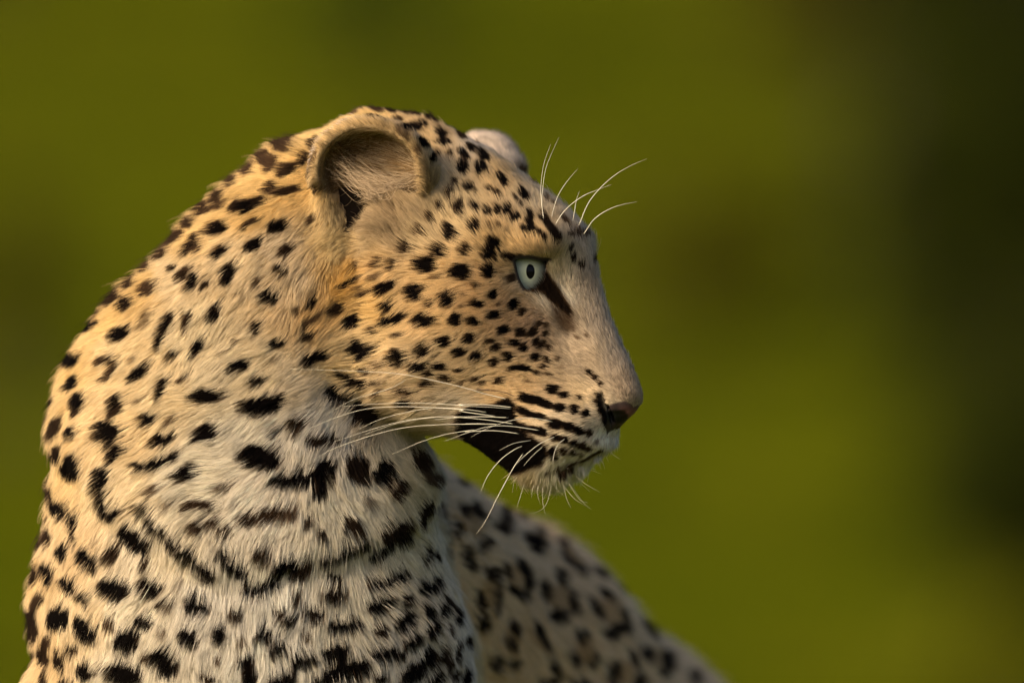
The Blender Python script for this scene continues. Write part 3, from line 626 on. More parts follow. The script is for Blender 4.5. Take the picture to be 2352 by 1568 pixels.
EDGE_Y = [1040, 1100, 1180, 1260, 1330, 1390, 1440, 1500, 1568, 1700]; EDGE_X = [985, 998, 1010, 1020, 1035, 1060, 1084, 1095, 1100, 1104]
def is_back(P, px, py):
    return (P[:, 2] < -8) & (px > 985) & (py > 1040) & ((P[:, 1] > 18) | ((px > np.interp(py, EDGE_Y, EDGE_X) + 4) & (P[:, 1] > 6)))
def coat(P, NRM, px, py):
    """colour of the coat at points P (their frame position px, py) -> rgb, darkness"""
    front = (NRM[:, 1] < 0.45)
    back = is_back(P, px, py)
    inframe = (py < FH + 8) & (px > -5)
    X, N, m, hpy = head_coords(P)
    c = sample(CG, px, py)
    cen = np.clip(rsample(MC, px, py), 0, 1)[back][:, None]
    c[back] = np.array((.77, .535, .295)) * (1 - cen) + np.array((.52, .315, .125)) * cen
    # the body where the photo does not look
    gen = (~front & (N < 0.3)) | ~inframe | ((P[:, 1] > 18) & (P[:, 2] < -8) & ~back)
    D = np.where(back, rsample(MB, px, py), rsample(MN, px, py))
    if gen.any():
        g = np.where(gen)[0]
        far_head = (P[g, 2] > -10) & (N[g] < 0.3) & (P[g, 1] < 15)
        sz = np.where(far_head, 1.7, 3.4)
        dd = np.where(far_head, cell_spots(P[g], 1.7, 11), cell_spots(P[g], 3.4, 12))
        rr = dd / sz
        D[g] = np.where(far_head, sstep(0.40, 0.30, rr), sstep(0.46, 0.36, rr) * (0.3 + 0.7 * sstep(0.12, 0.22, rr)))
        c[g] = np.where((front & (P[:, 1] < 18) & (py > FH))[g][:, None], c[g], np.where((P[g, 2] < -60)[:, None], np.array((.66, .55, .38)), np.array((.60, .42, .21))))
        fb = front[g] & (P[g, 1] < 18) & (py[g] > FH); dq = cell_spots(P[g], 2.3, 13) / 2.3
        D[g] = np.where(fb, sstep(0.44, 0.34, dq), D[g])
        # the far half of the muzzle and chin mirrors the near one
        mz = far_head & (m[g] > 1180)
        if mz.any():
            q = g[mz]; pm = m[q] - np.abs(N[q]) * KSH
            D[q] = rsample(MN, pm, hpy[q]); c[q] = sample(CG, pm, hpy[q])
    # thin rosette middles on the back are a deeper tan
    return c, D
def ear_masks(P, NRM):
    X, N, m, py = head_coords(P)
    n = np.abs(N); qx, qn, qz = X - EARX - np.where(N < 0, 0.95, 0), n - EAR_C[2], P[:, 2] - EARZ + np.where(N < 0, 0.45, 0)
    qx = qx * np.where(N < 0, 1.14, 1); qz = qz * np.where(N < 0, 1.10, 1)
    h = qx * ear_o[0] + qn * ear_o[1] + qz * ear_o[2]
    rr = np.sqrt((qx / 3.85) ** 2 + (qz / 3.72) ** 2 + ((h + 0.2) / 3.0) ** 2)
    on = (rr < 1.10) & (h < 0.9) & (qn > -2.9) & (qz > -1.3 - 0.12 * qx)
    hn = (NRM @ np.array([0, 0, 0.0]))
    return on, rr, h, N, qx, qz

px_v, py_v = to_px(V)
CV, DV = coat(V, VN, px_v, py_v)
on_e, rr_e, h_e, N_e, qx_e, qz_e = ear_masks(V, VN)
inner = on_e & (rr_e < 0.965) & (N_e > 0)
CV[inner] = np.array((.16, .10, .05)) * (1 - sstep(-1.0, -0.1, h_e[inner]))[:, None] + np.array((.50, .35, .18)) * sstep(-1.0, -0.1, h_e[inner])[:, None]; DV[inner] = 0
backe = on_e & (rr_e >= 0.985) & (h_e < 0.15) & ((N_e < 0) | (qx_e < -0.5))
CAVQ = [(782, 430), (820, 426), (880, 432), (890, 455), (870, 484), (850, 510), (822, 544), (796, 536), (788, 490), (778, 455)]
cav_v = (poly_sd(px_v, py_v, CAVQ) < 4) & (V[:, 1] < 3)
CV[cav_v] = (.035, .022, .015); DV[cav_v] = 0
CV[backe] = (.62, .53, .44); DV[backe] = 0.85 * sstep(1.6, 0.3, qz_e[backe])
rimm = on_e & (h_e >= 0.15) & ~inner
CV[rimm] = (.50, .35, .18); DV[rimm] = 0
DARK = np.array((.005, .0037, .0033)); BROWN = np.array((.075, .042, .022))
def mixdark(c, D):
    D = D[:, None]
    mid = np.where(D < 0.6, D / 0.6, 1.0); top = np.clip((D - 0.6) / 0.4, 0, 1)
    return (c * (1 - mid) + BROWN * mid) * (1 - top) + DARK * top
frontv = (VN[:, 1] < 0.5) & (V[:, 1] < 6)
# bare skin: nose, lids, eye corner
nose_v = sstep(3, -3, poly_sd(px_v, py_v, NOSE)) * ((V[:, 1] < 3) & (px_v > 1370) & (px_v < 1500) & (py_v > 880))
lid_sd = poly_sd(px_v, py_v, EYE_OPEN)
lid_v = sstep(9, 4, lid_sd) * frontv * (np.abs(px_v - 1216) < 70)
SK = mixdark(CV * 0.55, DV)
NS = np.array((.034, .023, .023)) * (1 - 0) + np.array((.15, .055, .05)) * sstep(1412, 1450, px_v)[:, None] * sstep(925, 950, py_v)[:, None]
nd = seg_dist(px_v, py_v, [NOSTRIL_A, (1428, 957)])
NS = NS * (0.08 + 0.92 * sstep(11, 19, nd))[:, None]
SK = SK * (1 - nose_v[:, None]) + NS * nose_v[:, None]
SK = SK * (1 - lid_v[:, None]) + np.array((.016, .012, .011)) * lid_v[:, None]
WETV = np.clip(nose_v + lid_v, 0, 1)

# ------------------------------------------------------------------ fur
HAIR_MULT = 1.0
FC = V[F].mean(1); FNn = FN / (np.linalg.norm(FN, axis=1)[:, None] + 1e-12)
fpx, fpy = to_px(FC)
vis = (FNn[:, 1] < 0.30) & (fpx > -40) & (fpx < 1720) & (fpy < FH + 180)
backf = is_back(FC, fpx, fpy)
Lf = np.clip(sample(LG, fpx, fpy), .25, 4)
dens = np.where(vis, np.clip(270 / Lf ** 0.55, 140, 400), 20.0)
dens = np.where(vis & backf, 90.0, dens)
dens = np.where((FC[:, 2] < -38), 10.0, dens)
onf, rrf, hf, Nf, qxf, qzf = ear_masks(FC, FNn)
dens = np.where(onf & (Nf > 0) & (rrf < 0.965), 120.0, dens)
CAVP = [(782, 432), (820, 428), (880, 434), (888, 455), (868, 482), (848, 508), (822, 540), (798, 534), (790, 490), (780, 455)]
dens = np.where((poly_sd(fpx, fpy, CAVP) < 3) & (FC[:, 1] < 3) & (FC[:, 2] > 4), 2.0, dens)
dens = np.where(onf & (rrf >= 0.965), 460.0, dens)
dens = np.where(vis & (fpx > 1180) & (fpy > 1000) & (FC[:, 1] < 8) & (FC[:, 2] > -12), 600.0, dens)
nb_ = poly_sd(fpx, fpy, NOSE) < -1
dens = np.where(nb_ & (FC[:, 1] < 3) & (fpx > 1370), 0, dens)
dens = np.where((poly_sd(fpx, fpy, EYE_OPEN) < 6) & (np.abs(fpx - 1216) < 70) & (FC[:, 1] < 4), 0, dens)
cnt = rng.poisson(AREA * dens * HAIR_MULT)
fid = np.repeat(np.arange(len(F)), cnt); NH = len(fid)
u = rng.random(NH); v = rng.random(NH); fl = u + v > 1; u[fl] = 1 - u[fl]; v[fl] = 1 - v[fl]
R0 = V[F[fid, 0]] * (1 - u - v)[:, None] + V[F[fid, 1]] * u[:, None] + V[F[fid, 2]] * v[:, None]
NR = VN[F[fid, 0]] * (1 - u - v)[:, None] + VN[F[fid, 1]] * u[:, None] + VN[F[fid, 2]] * v[:, None]
NR /= np.linalg.norm(NR, axis=1)[:, None]
log('hairs', NH)
hx, hy = to_px(R0)
bk = ((R0[:, 1] > 18) & (R0[:, 2] < -8)) | is_back(R0, hx, hy)
low = R0[:, 2] < -38
L = np.clip(sample(LG, hx, hy), .2, 4); L = np.where(L > 1.4, 1.4 + (L - 1.4) * 0.7, L); lift = np.radians(sample(LIG, hx, hy))
fl2 = sample(FG, hx, hy)
fd = np.stack([fl2[:, 0], np.zeros(NH), fl2[:, 1]], 1)
L[bk] = 1.6; lift[bk] = math.radians(22); fd[bk] = (0.72, 0.25, -0.62)
L[low] = 1.4; fd[low & ~bk] = (0, 0, -1)
fd[(NR[:, 1] > 0.35) & ~bk & ~low] = (-0.5, 0.5, -0.7)
one, rre, he, Ne, qxe, qze = ear_masks(R0, NR)
ein = one & (rre < 0.965) & (Ne > 0); eot = one & ~ein
L[eot] = np.where(Ne[eot] < 0, 0.8, 0.4 + 0.6 * rng.random(eot.sum())); lift[eot] = math.radians(36)
# long hairs inside the ear sweep from its front edge backwards
ex, ey = hx[ein], hy[ein]
L[ein] = 0.8 + 2.4 * sstep(800, 930, ex) * sstep(310, 410, ey); lift[ein] = math.radians(34)
nr_ = ein & (he > -0.75); L[nr_] = np.minimum(L[nr_], 0.55)
fd[ein] = np.stack([-1.0 - 0 * ex, np.zeros(len(ex)), 0.9 - 1.0 * sstep(330, 440, ey)], 1)
# coherent waviness of the lay
w1 = vnoise(R0, 0.55, 21); w2 = vnoise(R0, 1.6, 22); w3 = vnoise(R0, 0.25, 25)
mess = sstep(90, 40, np.hypot(hx - 895, hy - 505)) * (R0[:, 1] < 6)
turn = np.radians(45 * mess * vnoise(R0, 1.0, 81) + 20 * w1 + 18 * w2 + 8 * w3 + rng.normal(0, 8, NH)) * np.where(L > 0.9, 1.2, 0.8)
T = fd - (fd * NR).sum(1)[:, None] * NR
T /= np.linalg.norm(T, axis=1)[:, None] + 1e-9
B = np.cross(NR, T)
T = T * np.cos(turn)[:, None] + B * np.sin(turn)[:, None]
lift = np.clip(lift * (1 + 0.35 * vnoise(R0, 1.1, 23)) + rng.normal(0, .08, NH), 0.08, 1.4)
L = L * (0.72 + 0.5 * rng.random(NH)) * (1 + 0.18 * vnoise(R0, 0.8, 24))
stray = rng.random(NH) < 0.05
L[stray] *= 1.25 + 0.35 * rng.random(stray.sum()); lift[stray] += 0.3 * rng.random(stray.sum())
K = 5
tk = np.linspace(0, 1, K)
PTS = np.empty((NH, K, 3)); PTS[:, 0] = R0
for k in range(1, K):
    tm = (tk[k] + tk[k - 1]) / 2
    th = lift * (1.15 - 0.75 * tm)
    PTS[:, k] = PTS[:, k - 1] + (L / (K - 1))[:, None] * (T * np.cos(th)[:, None] + NR * np.sin(th)[:, None])
# tufts: hairs of one small patch lean together
def clump(size, strength, seed):
    wv = np.stack([vnoise(R0, 1.3 / size, seed + k) for k in range(3)], 1) * size * 0.45
    C = np.floor((R0 + wv) / size[:, None] if isinstance(size, np.ndarray) else (R0 + wv) / size).astype(np.int64) + 500
    key = (C[:, 0] * 2000 + C[:, 1]) * 2000 + C[:, 2]
    _, inv, c = np.unique(key, return_inverse=True, return_counts=True)
    for k in range(1, K):
        w = (strength * tk[k] ** 1.4)[:, None]
        mean = np.stack([np.bincount(inv, PTS[:, k, a]) for a in range(3)], 1) / c[:, None]
        PTS[:, k] += (mean[inv] - PTS[:, k]) * w
    return inv
st_ = np.where(L > 1.2, 0.55, 0.38) * np.where(bk | low, 0.4, 1.0) * (0.5 + rng.random(NH) * 0.7)
st_[one] *= 0.7
st_[(hx > 1180) & (hy > 1000)] *= 0.12
clump(0.62, st_ * 0.55 * (L > 1.0), 31)
CID = clump(0.24, np.clip(st_ * 1.3, 0, 0.9), 41)
cval = rng.normal(0, 1, CID.max() + 1)[CID]
# colour: read the coat where the hair lies, not where it roots
MID = R0 * 0.55 + PTS[:, 3] * 0.45
mx, my = to_px(MID)
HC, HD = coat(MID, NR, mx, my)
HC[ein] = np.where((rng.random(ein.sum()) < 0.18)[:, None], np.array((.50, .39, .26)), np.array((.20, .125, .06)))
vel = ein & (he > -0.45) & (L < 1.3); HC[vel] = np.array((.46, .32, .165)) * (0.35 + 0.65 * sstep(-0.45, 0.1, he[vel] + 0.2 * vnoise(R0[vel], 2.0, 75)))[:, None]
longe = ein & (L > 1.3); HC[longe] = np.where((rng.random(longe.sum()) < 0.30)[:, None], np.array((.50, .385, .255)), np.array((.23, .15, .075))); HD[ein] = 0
be = eot & (he < 0.15) & (rre >= 0.985) & ((Ne < 0) | (qxe < -0.5))
HC[be] = np.array((.66, .53, .42)) * (1 + 0.35 * vnoise(R0[be], 1.4, 72))[:, None]; HD[be] = 0.8 * sstep(1.6, 0.3, qze[be] + 0.5 * vnoise(R0[be], 1.2, 71))
ri = eot & (he >= 0.15); HC[ri] = np.array((.48, .335, .17)) * (1 + 0.3 * vnoise(R0[ri], 2.2, 76))[:, None]; HD[ri] = 0.5 * sstep(0.35, 0.6, vnoise(R0[ri], 1.1, 77))
val = 1 + 0.12 * rng.normal(0, 1, NH).clip(-2, 2) + 0.13 * cval.clip(-2, 2) + 0.10 * vnoise(R0, 0.7, 51) + 0.08 * vnoise(R0, 2.5, 52) + 0.20 * (L < 0.9) * rng.normal(0, 1, NH).clip(-2, 2)
HC = HC * val[:, None]
HCOL = np.clip(mixdark(HC, np.clip(HD + 0.06 * rng.normal(0, 1, NH) * (HD > 0.05) * (HD < 0.95), 0, 1)), 0.003, 0.9)
NE = 190
gE = np.random.default_rng(5)
yE = float(head_point(EAR_C[0], EAR_C[1], 8.3)[1])
rt = gE.random(NE); ra_ = np.stack([np.interp(rt, [0, .5, 1], [968, 915, 850]), np.interp(rt, [0, .5, 1], [395, 432, 448])], 1) + gE.normal(0, 7, (NE, 2))
tp = np.stack([gE.uniform(735, 850, NE), 0 * rt], 1); tp[:, 1] = 430 - 0.45 * (850 - tp[:, 0]) * gE.uniform(0.1, 1.5, NE) - 45 * gE.random(NE)
tp = ra_ + (tp - ra_) * gE.uniform(0.45, 1.0, NE)[:, None]
EXT = np.empty((NE, K, 3)); yr = yE - 0.15 + 1.0 * (1 - rt) * 0 + gE.normal(0, 0.15, NE)
for k in range(K):
    t = tk[k]; q = ra_ * (1 - t) + tp * t; q[:, 1] += 26 * math.sin(math.pi * t) * gE.uniform(.5, 1.3, NE)
    yy = yr + 0.5 - 1.0 * math.sin(math.pi * min(1, t * 0.9)) + 0.3 * t
    EXT[:, k] = np.stack([(q[:, 0] - 1176) * S * (1 + yy / DC), yy, (784 - q[:, 1]) * S * (1 + yy / DC)], 1)
PTS = np.concatenate([PTS, EXT]); NR = np.concatenate([NR, np.tile(np.array([[-0.35, -0.85, 0.35]]), (NE, 1))])
HCOL = np.concatenate([HCOL, np.array((.46, .345, .225)) * gE.uniform(.45, 1.15, (NE, 1))])
bk = np.concatenate([bk, np.zeros(NE, bool)]); low = np.concatenate([low, np.zeros(NE, bool)]); L = np.concatenate([L, np.full(NE, 1.5)]); NH += NE
rad = np.where(bk, 0.014, np.where(low, 0.035, np.clip(0.0095 + 0.0012 * L, 0.009, 0.013)))
rad = rad * (0.7 + 0.6 * rng.random(NH))
log('fur points')

# ------------------------------------------------------------------ materials for the cat
def new_mat(name):
    m = bpy.data.materials.new(name); m.use_nodes = True
    return m, m.node_tree.nodes, m.node_tree.links
m_fur, n, l = new_mat('leopard_fur')
n.remove(n['Principled BSDF'])
at = n.new('ShaderNodeAttribute'); at.attribute_name = 'coat_colour'
hb = n.new('ShaderNodeBsdfHairPrincipled'); hb.model = 'CHIANG'; hb.parametrization = 'COLOR'
hb.inputs['Roughness'].default_value = 0.42; hb.inputs['Radial Roughness'].default_value = 0.62
hb.inputs['Random Roughness'].default_value = 0.2; hb.inputs['IOR'].default_value = 1.36
sn = n.new('ShaderNodeAttribute'); sn.attribute_name = 'skin_normal'
ge = n.new('ShaderNodeNewGeometry')
va = n.new('ShaderNodeVectorMath'); va.operation = 'SCALE'; va.inputs['Scale'].default_value = 0.45; l.new(ge.outputs['Normal'], va.inputs[0])
vb = n.new('ShaderNodeVectorMath'); vb.operation = 'ADD'; l.new(va.outputs[0], vb.inputs[0]); l.new(sn.outputs['Vector'], vb.inputs[1])
vc = n.new('ShaderNodeVectorMath'); vc.operation = 'NORMALIZE'; l.new(vb.outputs[0], vc.inputs[0])
df = n.new('ShaderNodeBsdfDiffuse'); l.new(at.outputs['Color'], df.inputs['Color']); l.new(vc.outputs[0], df.inputs['Normal'])
sc_ = n.new('ShaderNodeSeparateColor'); l.new(at.outputs['Color'], sc_.inputs[0]); mrx = n.new('ShaderNodeMapRange'); mrx.inputs[1].default_value = 0.01; mrx.inputs[2].default_value = 0.3; mrx.inputs[3].default_value = 0.05; mrx.inputs[4].default_value = 0.22; l.new(sc_.outputs[0], mrx.inputs[0])
ms = n.new('ShaderNodeMixShader'); l.new(mrx.outputs[0], ms.inputs[0])
l.new(df.outputs[0], ms.inputs[1]); l.new(hb.outputs[0], ms.inputs[2])
l.new(at.outputs['Color'], hb.inputs['Color']); l.new(ms.outputs[0], n['Material Output'].inputs['Surface'])
m_skin, n, l = new_mat('leopard_skin')
at = n.new('ShaderNodeAttribute'); at.attribute_name = 'coat_colour'
wt = n.new('ShaderNodeAttribute'); wt.attribute_name = 'wetness'
mr = n.new('ShaderNodeMapRange'); mr.inputs[3].default_value = 0.85; mr.inputs[4].default_value = 0.48; n['Principled BSDF'].inputs['Specular IOR Level'].default_value = 0.25
nz = n.new('ShaderNodeTexNoise'); nz.inputs['Scale'].default_value = 900; bp = n.new('ShaderNodeBump'); bp.inputs['Strength'].default_value = 0.35; bp.inputs['Distance'].default_value = 0.0006
l.new(nz.outputs[0], bp.inputs['Height']); l.new(bp.outputs[0], n['Principled BSDF'].inputs['Normal'])
l.new(at.outputs['Color'], n['Principled BSDF'].inputs['Base Color']); l.new(wt.outputs['Fac'], mr.inputs[0]); l.new(mr.outputs[0], n['Principled BSDF'].inputs['Roughness'])
m_whisk, n, l = new_mat('whisker')
n['Principled BSDF'].inputs['Base Color'].default_value = (.82, .76, .62, 1); n['Principled BSDF'].inputs['Roughness'].default_value = 0.4
m_whiskd, n, l = new_mat('dark_whisker')
n['Principled BSDF'].inputs['Base Color'].default_value = (.07, .04, .03, 1); n['Principled BSDF'].inputs['Roughness'].default_value = 0.4

# ------------------------------------------------------------------ leopard object
CATX, CATY = 0.0, 0.30
leo = empty('leopard', (CATX, CATY, 0.0))
tag(leo, 'spotted golden leopard sitting with its head turned, long white whiskers', 'leopard')
OFF = np.array([CATX, CATY, 0.0])
def W(P):
    P = np.asarray(P) / 100.0
    return P + np.array([0, 0, CAM_H]) - OFF
VW = W(V)
me.vertices.foreach_set('co', VW.astype(np.float32).ravel())
me.polygons.foreach_set('use_smooth', np.ones(len(F), bool)); me.update()
ca = me.color_attributes.new('coat_colour', 'FLOAT_COLOR', 'POINT'); ca.data.foreach_set('color', np.hstack([np.clip(SK, .004, 1), np.ones((nv, 1))]).astype(np.float32).ravel())
wa = me.attributes.new('wetness', 'FLOAT', 'POINT'); wa.data.foreach_set('value', WETV.astype(np.float32))
me.materials.append(m_skin)
body = bpy.data.objects.new('body', me); COL.objects.link(body); body.parent = leo
hc = bpy.data.hair_curves.new('fur')
hc.add_curves([K] * NH)
hc.attributes['position'].data.foreach_set('vector', W(PTS.reshape(-1, 3)).astype(np.float32).ravel())
ra = hc.attributes.get('radius') or hc.attributes.new('radius', 'FLOAT', 'POINT')
taper = np.array([1.0, 1.0, 0.9, 0.65, 0.12])
ra.data.foreach_set('value', (rad[:, None] * taper / 100.0).astype(np.float32).ravel())
cc = hc.attributes.new('coat_colour', 'FLOAT_COLOR', 'CURVE'); cc.data.foreach_set('color', np.hstack([HCOL, np.ones((NH, 1))]).astype(np.float32).ravel())
na = hc.attributes.new('skin_normal', 'FLOAT_VECTOR', 'CURVE'); na.data.foreach_set('vector', NR.astype(np.float32).ravel())
hc.materials.append(m_fur)
fur = bpy.data.objects.new('fur', hc); COL.objects.link(fur); fur.parent = body; fur['kind'] = 'stuff'
log('fur')

# ------------------------------------------------------------------ eyes
m_eye, n, l = new_mat('leopard_eye')
bs = n['Principled BSDF']
tc = n.new('ShaderNodeTexCoord'); sx = n.new('ShaderNodeSeparateXYZ'); l.new(tc.outputs['Object'], sx.inputs[0])
def mth(op, a, b=None, c=None):
    q = n.new('ShaderNodeMath'); q.operation = op
    for i, x in enumerate((a, b, c)):
        if x is None: continue
        if isinstance(x, (int, float)): q.inputs[i].default_value = x
        else: l.new(x, q.inputs[i])
    return q.outputs[0]
# object axes of the eye: Z along the gaze, X sideways, Y up; radius 1
ux, uy = sx.outputs[0], sx.outputs[1]
pr = mth('SQRT', mth('ADD', mth('POWER', mth('DIVIDE', ux, 0.185), 2.0), mth('POWER', mth('DIVIDE', uy, 0.30), 2.0)))
ir = mth('SQRT', mth('ADD', mth('POWER', ux, 2.0), mth('POWER', uy, 2.0)))
nz = n.new('ShaderNodeTexNoise'); nz.inputs['Scale'].default_value = 7; nz.inputs['Detail'].default_value = 4; fa = n.new('ShaderNodeCombineXYZ'); l.new(mth('MULTIPLY', mth('ARCTAN2', uy, ux), 5.0), fa.inputs[0]); l.new(mth('MULTIPLY', ir, 1.2), fa.inputs[1]); l.new(fa.outputs[0], nz.inputs['Vector'])
cr = n.new('ShaderNodeValToRGB'); e = cr.color_ramp.elements
e[0].position = 0.0; e[0].color = (.45, .49, .37, 1); e[1].position = 1.0; e[1].color = (.012, .011, .010, 1)
for p, c in ((.30, (.45, .49, .37, 1)), (.74, (.56, .63, .53, 1)), (.88, (.42, .48, .42, 1)), (.95, (.06, .06, .05, 1))):
    q = e.new(p); q.color = c
l.new(mth('ADD', ir, mth('MULTIPLY', mth('SUBTRACT', nz.outputs[0], 0.5), 0.16)), cr.inputs[0])
mx_ = n.new('ShaderNodeMix'); mx_.data_type = 'RGBA'
mr = n.new('ShaderNodeMapRange'); mr.inputs[1].default_value = 0.94; mr.inputs[2].default_value = 1.04; l.new(pr, mr.inputs[0])
l.new(mr.outputs[0], mx_.inputs['Factor']); mx_.inputs['A'].default_value = (.003, .003, .004, 1); l.new(cr.outputs[0], mx_.inputs['B'])
l.new(mx_.outputs['Result'], bs.inputs['Base Color']); bs.inputs['Roughness'].default_value = 0.06; bs.inputs['Specular IOR Level'].default_value = 0.16
bs.inputs['Coat Weight'].default_value = 0.0; bs.inputs['Coat Roughness'].default_value = 0.02; bs.inputs['Coat IOR'].default_value = 1.38
def eye(C, gaze):
    bmx = bmesh.new(); bmesh.ops.create_uvsphere(bmx, u_segments=64, v_segments=40, radius=1.0)
    for vv in bmx.verts:                      # the cornea bulges a little
        r_ = math.hypot(vv.co.x, vv.co.y)
        if vv.co.z > 0: vv.co.z += 0.03 * max(0, 1 - (r_ / 0.95) ** 2) ** 2
    mm = bpy.data.meshes.new('eye'); bmx.to_mesh(mm); bmx.free()
    mm.polygons.foreach_set('use_smooth', [True] * len(mm.polygons)); mm.materials.append(m_eye)
    o = bpy.data.objects.new('eye', mm); COL.objects.link(o); o.parent = leo
    z = Vector(gaze).normalized(); y = Vector((0, 0, 1)); x = y.cross(z).normalized(); y = z.cross(x)
    o.matrix_local = Matrix.Translation(Vector(W(C))) @ Matrix((x, y, z)).transposed().to_4x4() @ Matrix.Scale(EYE_R / 100, 4)
    return o
eye(EYE_C, (0.33, -0.94, 0.03))
eye(EYE_CF, (0.80, 0.60, 0.03))

# ------------------------------------------------------------------ whiskers, each a thin tapering tube
bvh = BVHTree.FromPolygons([Vector(p) for p in V[(pick)]] if False else [Vector(p) for p in V], [tuple(f) for f in F])
CAMC = Vector((0, -DC, 0))
def surf_y(px, py):
    t = Vector(((px - 1176) * S, 0, (784 - py) * S)); d = (t - CAMC).normalized()
    h = bvh.ray_cast(CAMC, d)
    return h[0].y if h[0] is not None and h[0].y < 14 else None
def whisker(pts, r, mat=m_whisk, out=2.2, hang=False):
    """pts root first, in frame pixels"""
    pts = np.array(pts, float)
    cp = spline(pts, 7) if len(pts) > 2 else np.linspace(pts[0], pts[1], 8)
    y0 = None
    for k in range(len(cp)):
        y0 = surf_y(*cp[k])
        if y0 is not None: break
    if y0 is None: y0 = -3.0
    n_ = len(cp); C = []
    ycur = y0 + 0.1
    for k in range(n_):
        t = k / (n_ - 1)
        yy = y0 + 0.1 - out * math.sin(t * 1.9)
        s_ = surf_y(*cp[k])
        if s_ is not None and k > 0: yy = min(yy, s_ - 1.1 * min(1, t * 5))
        C.append(yy)
    C = np.array(C)
    for _ in range(3): C[1:-1] = (C[:-2] + C[1:-1] * 2 + C[2:]) / 4
    P = np.array([P3(cp[k][0], cp[k][1], C[k]) for k in range(n_)])
    vs_, fs_ = [], []
    for k in range(n_):
        t = P[min(k + 1, n_ - 1)] - P[max(k - 1, 0)]; t /= np.linalg.norm(t)
        a = np.cross(t, (0, 1, 0)); a /= np.linalg.norm(a) + 1e-9; b = np.cross(t, a)
        rr = r * (1 - 0.85 * (k / (n_ - 1)) ** 1.3)
        for q in range(6): vs_.append(W(P[k] + rr * (math.cos(q * math.pi / 3) * a + math.sin(q * math.pi / 3) * b)))
        if k:
            for q in range(6):
                i = (k - 1) * 6; fs_.append((i + q, i + (q + 1) % 6, i + 6 + (q + 1) % 6, i + 6 + q))
    fs_.append(tuple(range(5, -1, -1))); fs_.append(tuple(range((n_ - 1) * 6, n_ * 6)))
    return mesh_obj('whisker', vs_, fs_, mat, leo)
Q = lambda t, L: [tz(t, *p) for p in L]
rev = lambda L: L[::-1]
WH = [(rev(Q('C', [(320,900),(900,920),(1300,945),(1600,1000),(1900,1070),(2100,1130)]) + Q('M', [(400,610),(660,672)])), .030),
      (rev(Q('C', [(800,1245),(1100,1222),(1500,1215),(1900,1235)]) + Q('M', [(200,712),(450,715),(700,740)])), .030),
      (rev(Q('C', [(370,1500),(700,1360),(1000,1270),(1300,1248),(1600,1255),(1900,1275)]) + Q('M', [(200,770),(400,800),(545,822)])), .034),
      (rev(Q('C', [(720,1568),(1000,1475),(1300,1390),(1600,1345),(1900,1340)]) + Q('M', [(150,825),(400,820),(660,830)])), .030),
      (rev(Q('H', [(480,205),(700,70)]) + Q('C', [(1100,1500),(1400,1435),(1700,1412),(2100,1405)]) + Q('M', [(250,885),(590,888)])), .034),
      (rev(Q('C', [(950,1450),(1150,1360),(1400,1295),(1600,1262)]) + Q('M', [(0,740),(250,755),(470,785)])), .030),
      (rev(Q('H', [(1250,115)]) + Q('C', [(1520,1568),(1750,1500),(2000,1460)]) + Q('M', [(250,955),(500,945),(755,975)])), .030),
      (rev(Q('M', [(60,1040),(250,970),(450,910),(650,905),(930,945)])), .030),
      (rev(Q('M', [(300,1000),(480,910),(680,850),(850,832),(1045,868)])), .026),
      (rev(Q('C', [(1000,1500),(1300,1400),(1600,1348)]) + Q('M', [(0,845),(200,828),(450,850),(710,888)])), .030),
      (rev(Q('M', [(0,700),(250,725),(480,735),(670,750)])), .026),
      (rev(Q('M', [(555,1120),(680,1060),(845,1030)])), .026), (rev(Q('M', [(380,1505),(450,1350),(560,1210),(680,1120),(765,1080)])), .032),
      (rev(Q('M', [(680,1270),(780,1170),(920,1060),(1060,995)])), .026), (rev(Q('M', [(770,1260),(850,1170),(945,1085)])), .024),
      (rev(Q('I', [(470,850),(560,720),(660,520),(740,370)]) + Q('M', [(690,1260),(780,1130)])), .026), (rev(Q('M', [(1035,1290),(1040,1170),(1080,1070),(1145,1015)])), .022),
      (rev(Q('C', [(660,1310),(900,1180),(1230,1080),(1420,975)])), .018)]
for pts, r in WH: whisker(pts, r)
whisker(rev(Q('C', [(1680,1080),(1900,1095),(2150,1090)]) + Q('M', [(350,575),(560,595),(700,640)])), .022, m_whiskd)
for L_ in [[(840,620),(870,520),(910,390)], [(1115,690),(1085,580),(1080,420)], [(920,665),(1040,640),(1120,560),(1160,400)], [(1345,615),(1300,520),(1270,390)], [(1530,625),(1440,540),(1310,350)],
           [(1500,560),(1420,530),(1320,380)], [(1605,460),(1480,390),(1385,310)], [(1520,460),(1440,390),(1370,310)], [(1620,295),(1530,260),(1430,215)], [(1620,250),(1600,200),(1570,140)], [(1690,190),(1660,130),(1640,90)],
           [(1800,165),(1720,110),(1670,40)], [(1480,590),(1370,520),(1270,400)], [(1280,500),(1210,430),(1150,330)], [(1060,580),(1035,480),(1040,400)], [(800,470),(820,370),(850,320)], [(980,520),(985,450),(1000,400)], [(760,360),(810,330),(850,300)]]:
    whisker(rev(Q('I', L_)), .0085, out=0.3)
for L_ in [[(295,1145),(270,930),(265,800),(290,600),(355,405)], [(300,1150),(275,960),(285,790),(320,600),(430,345)], [(350,1130),(410,910),(490,770),(605,630)], [(365,1200),(480,1020),(640,890),(800,820),(915,775)],
           [(560,1110),(590,930),(620,835)], [(615,1150),(700,950),(820,800),(960,680),(1100,600),(1240,540)], [(660,1230),(760,1090),(900,1000),(1020,960),(1150,935)]]:
    whisker(Q('B', L_), .021, out=0.5)
log('whiskers')

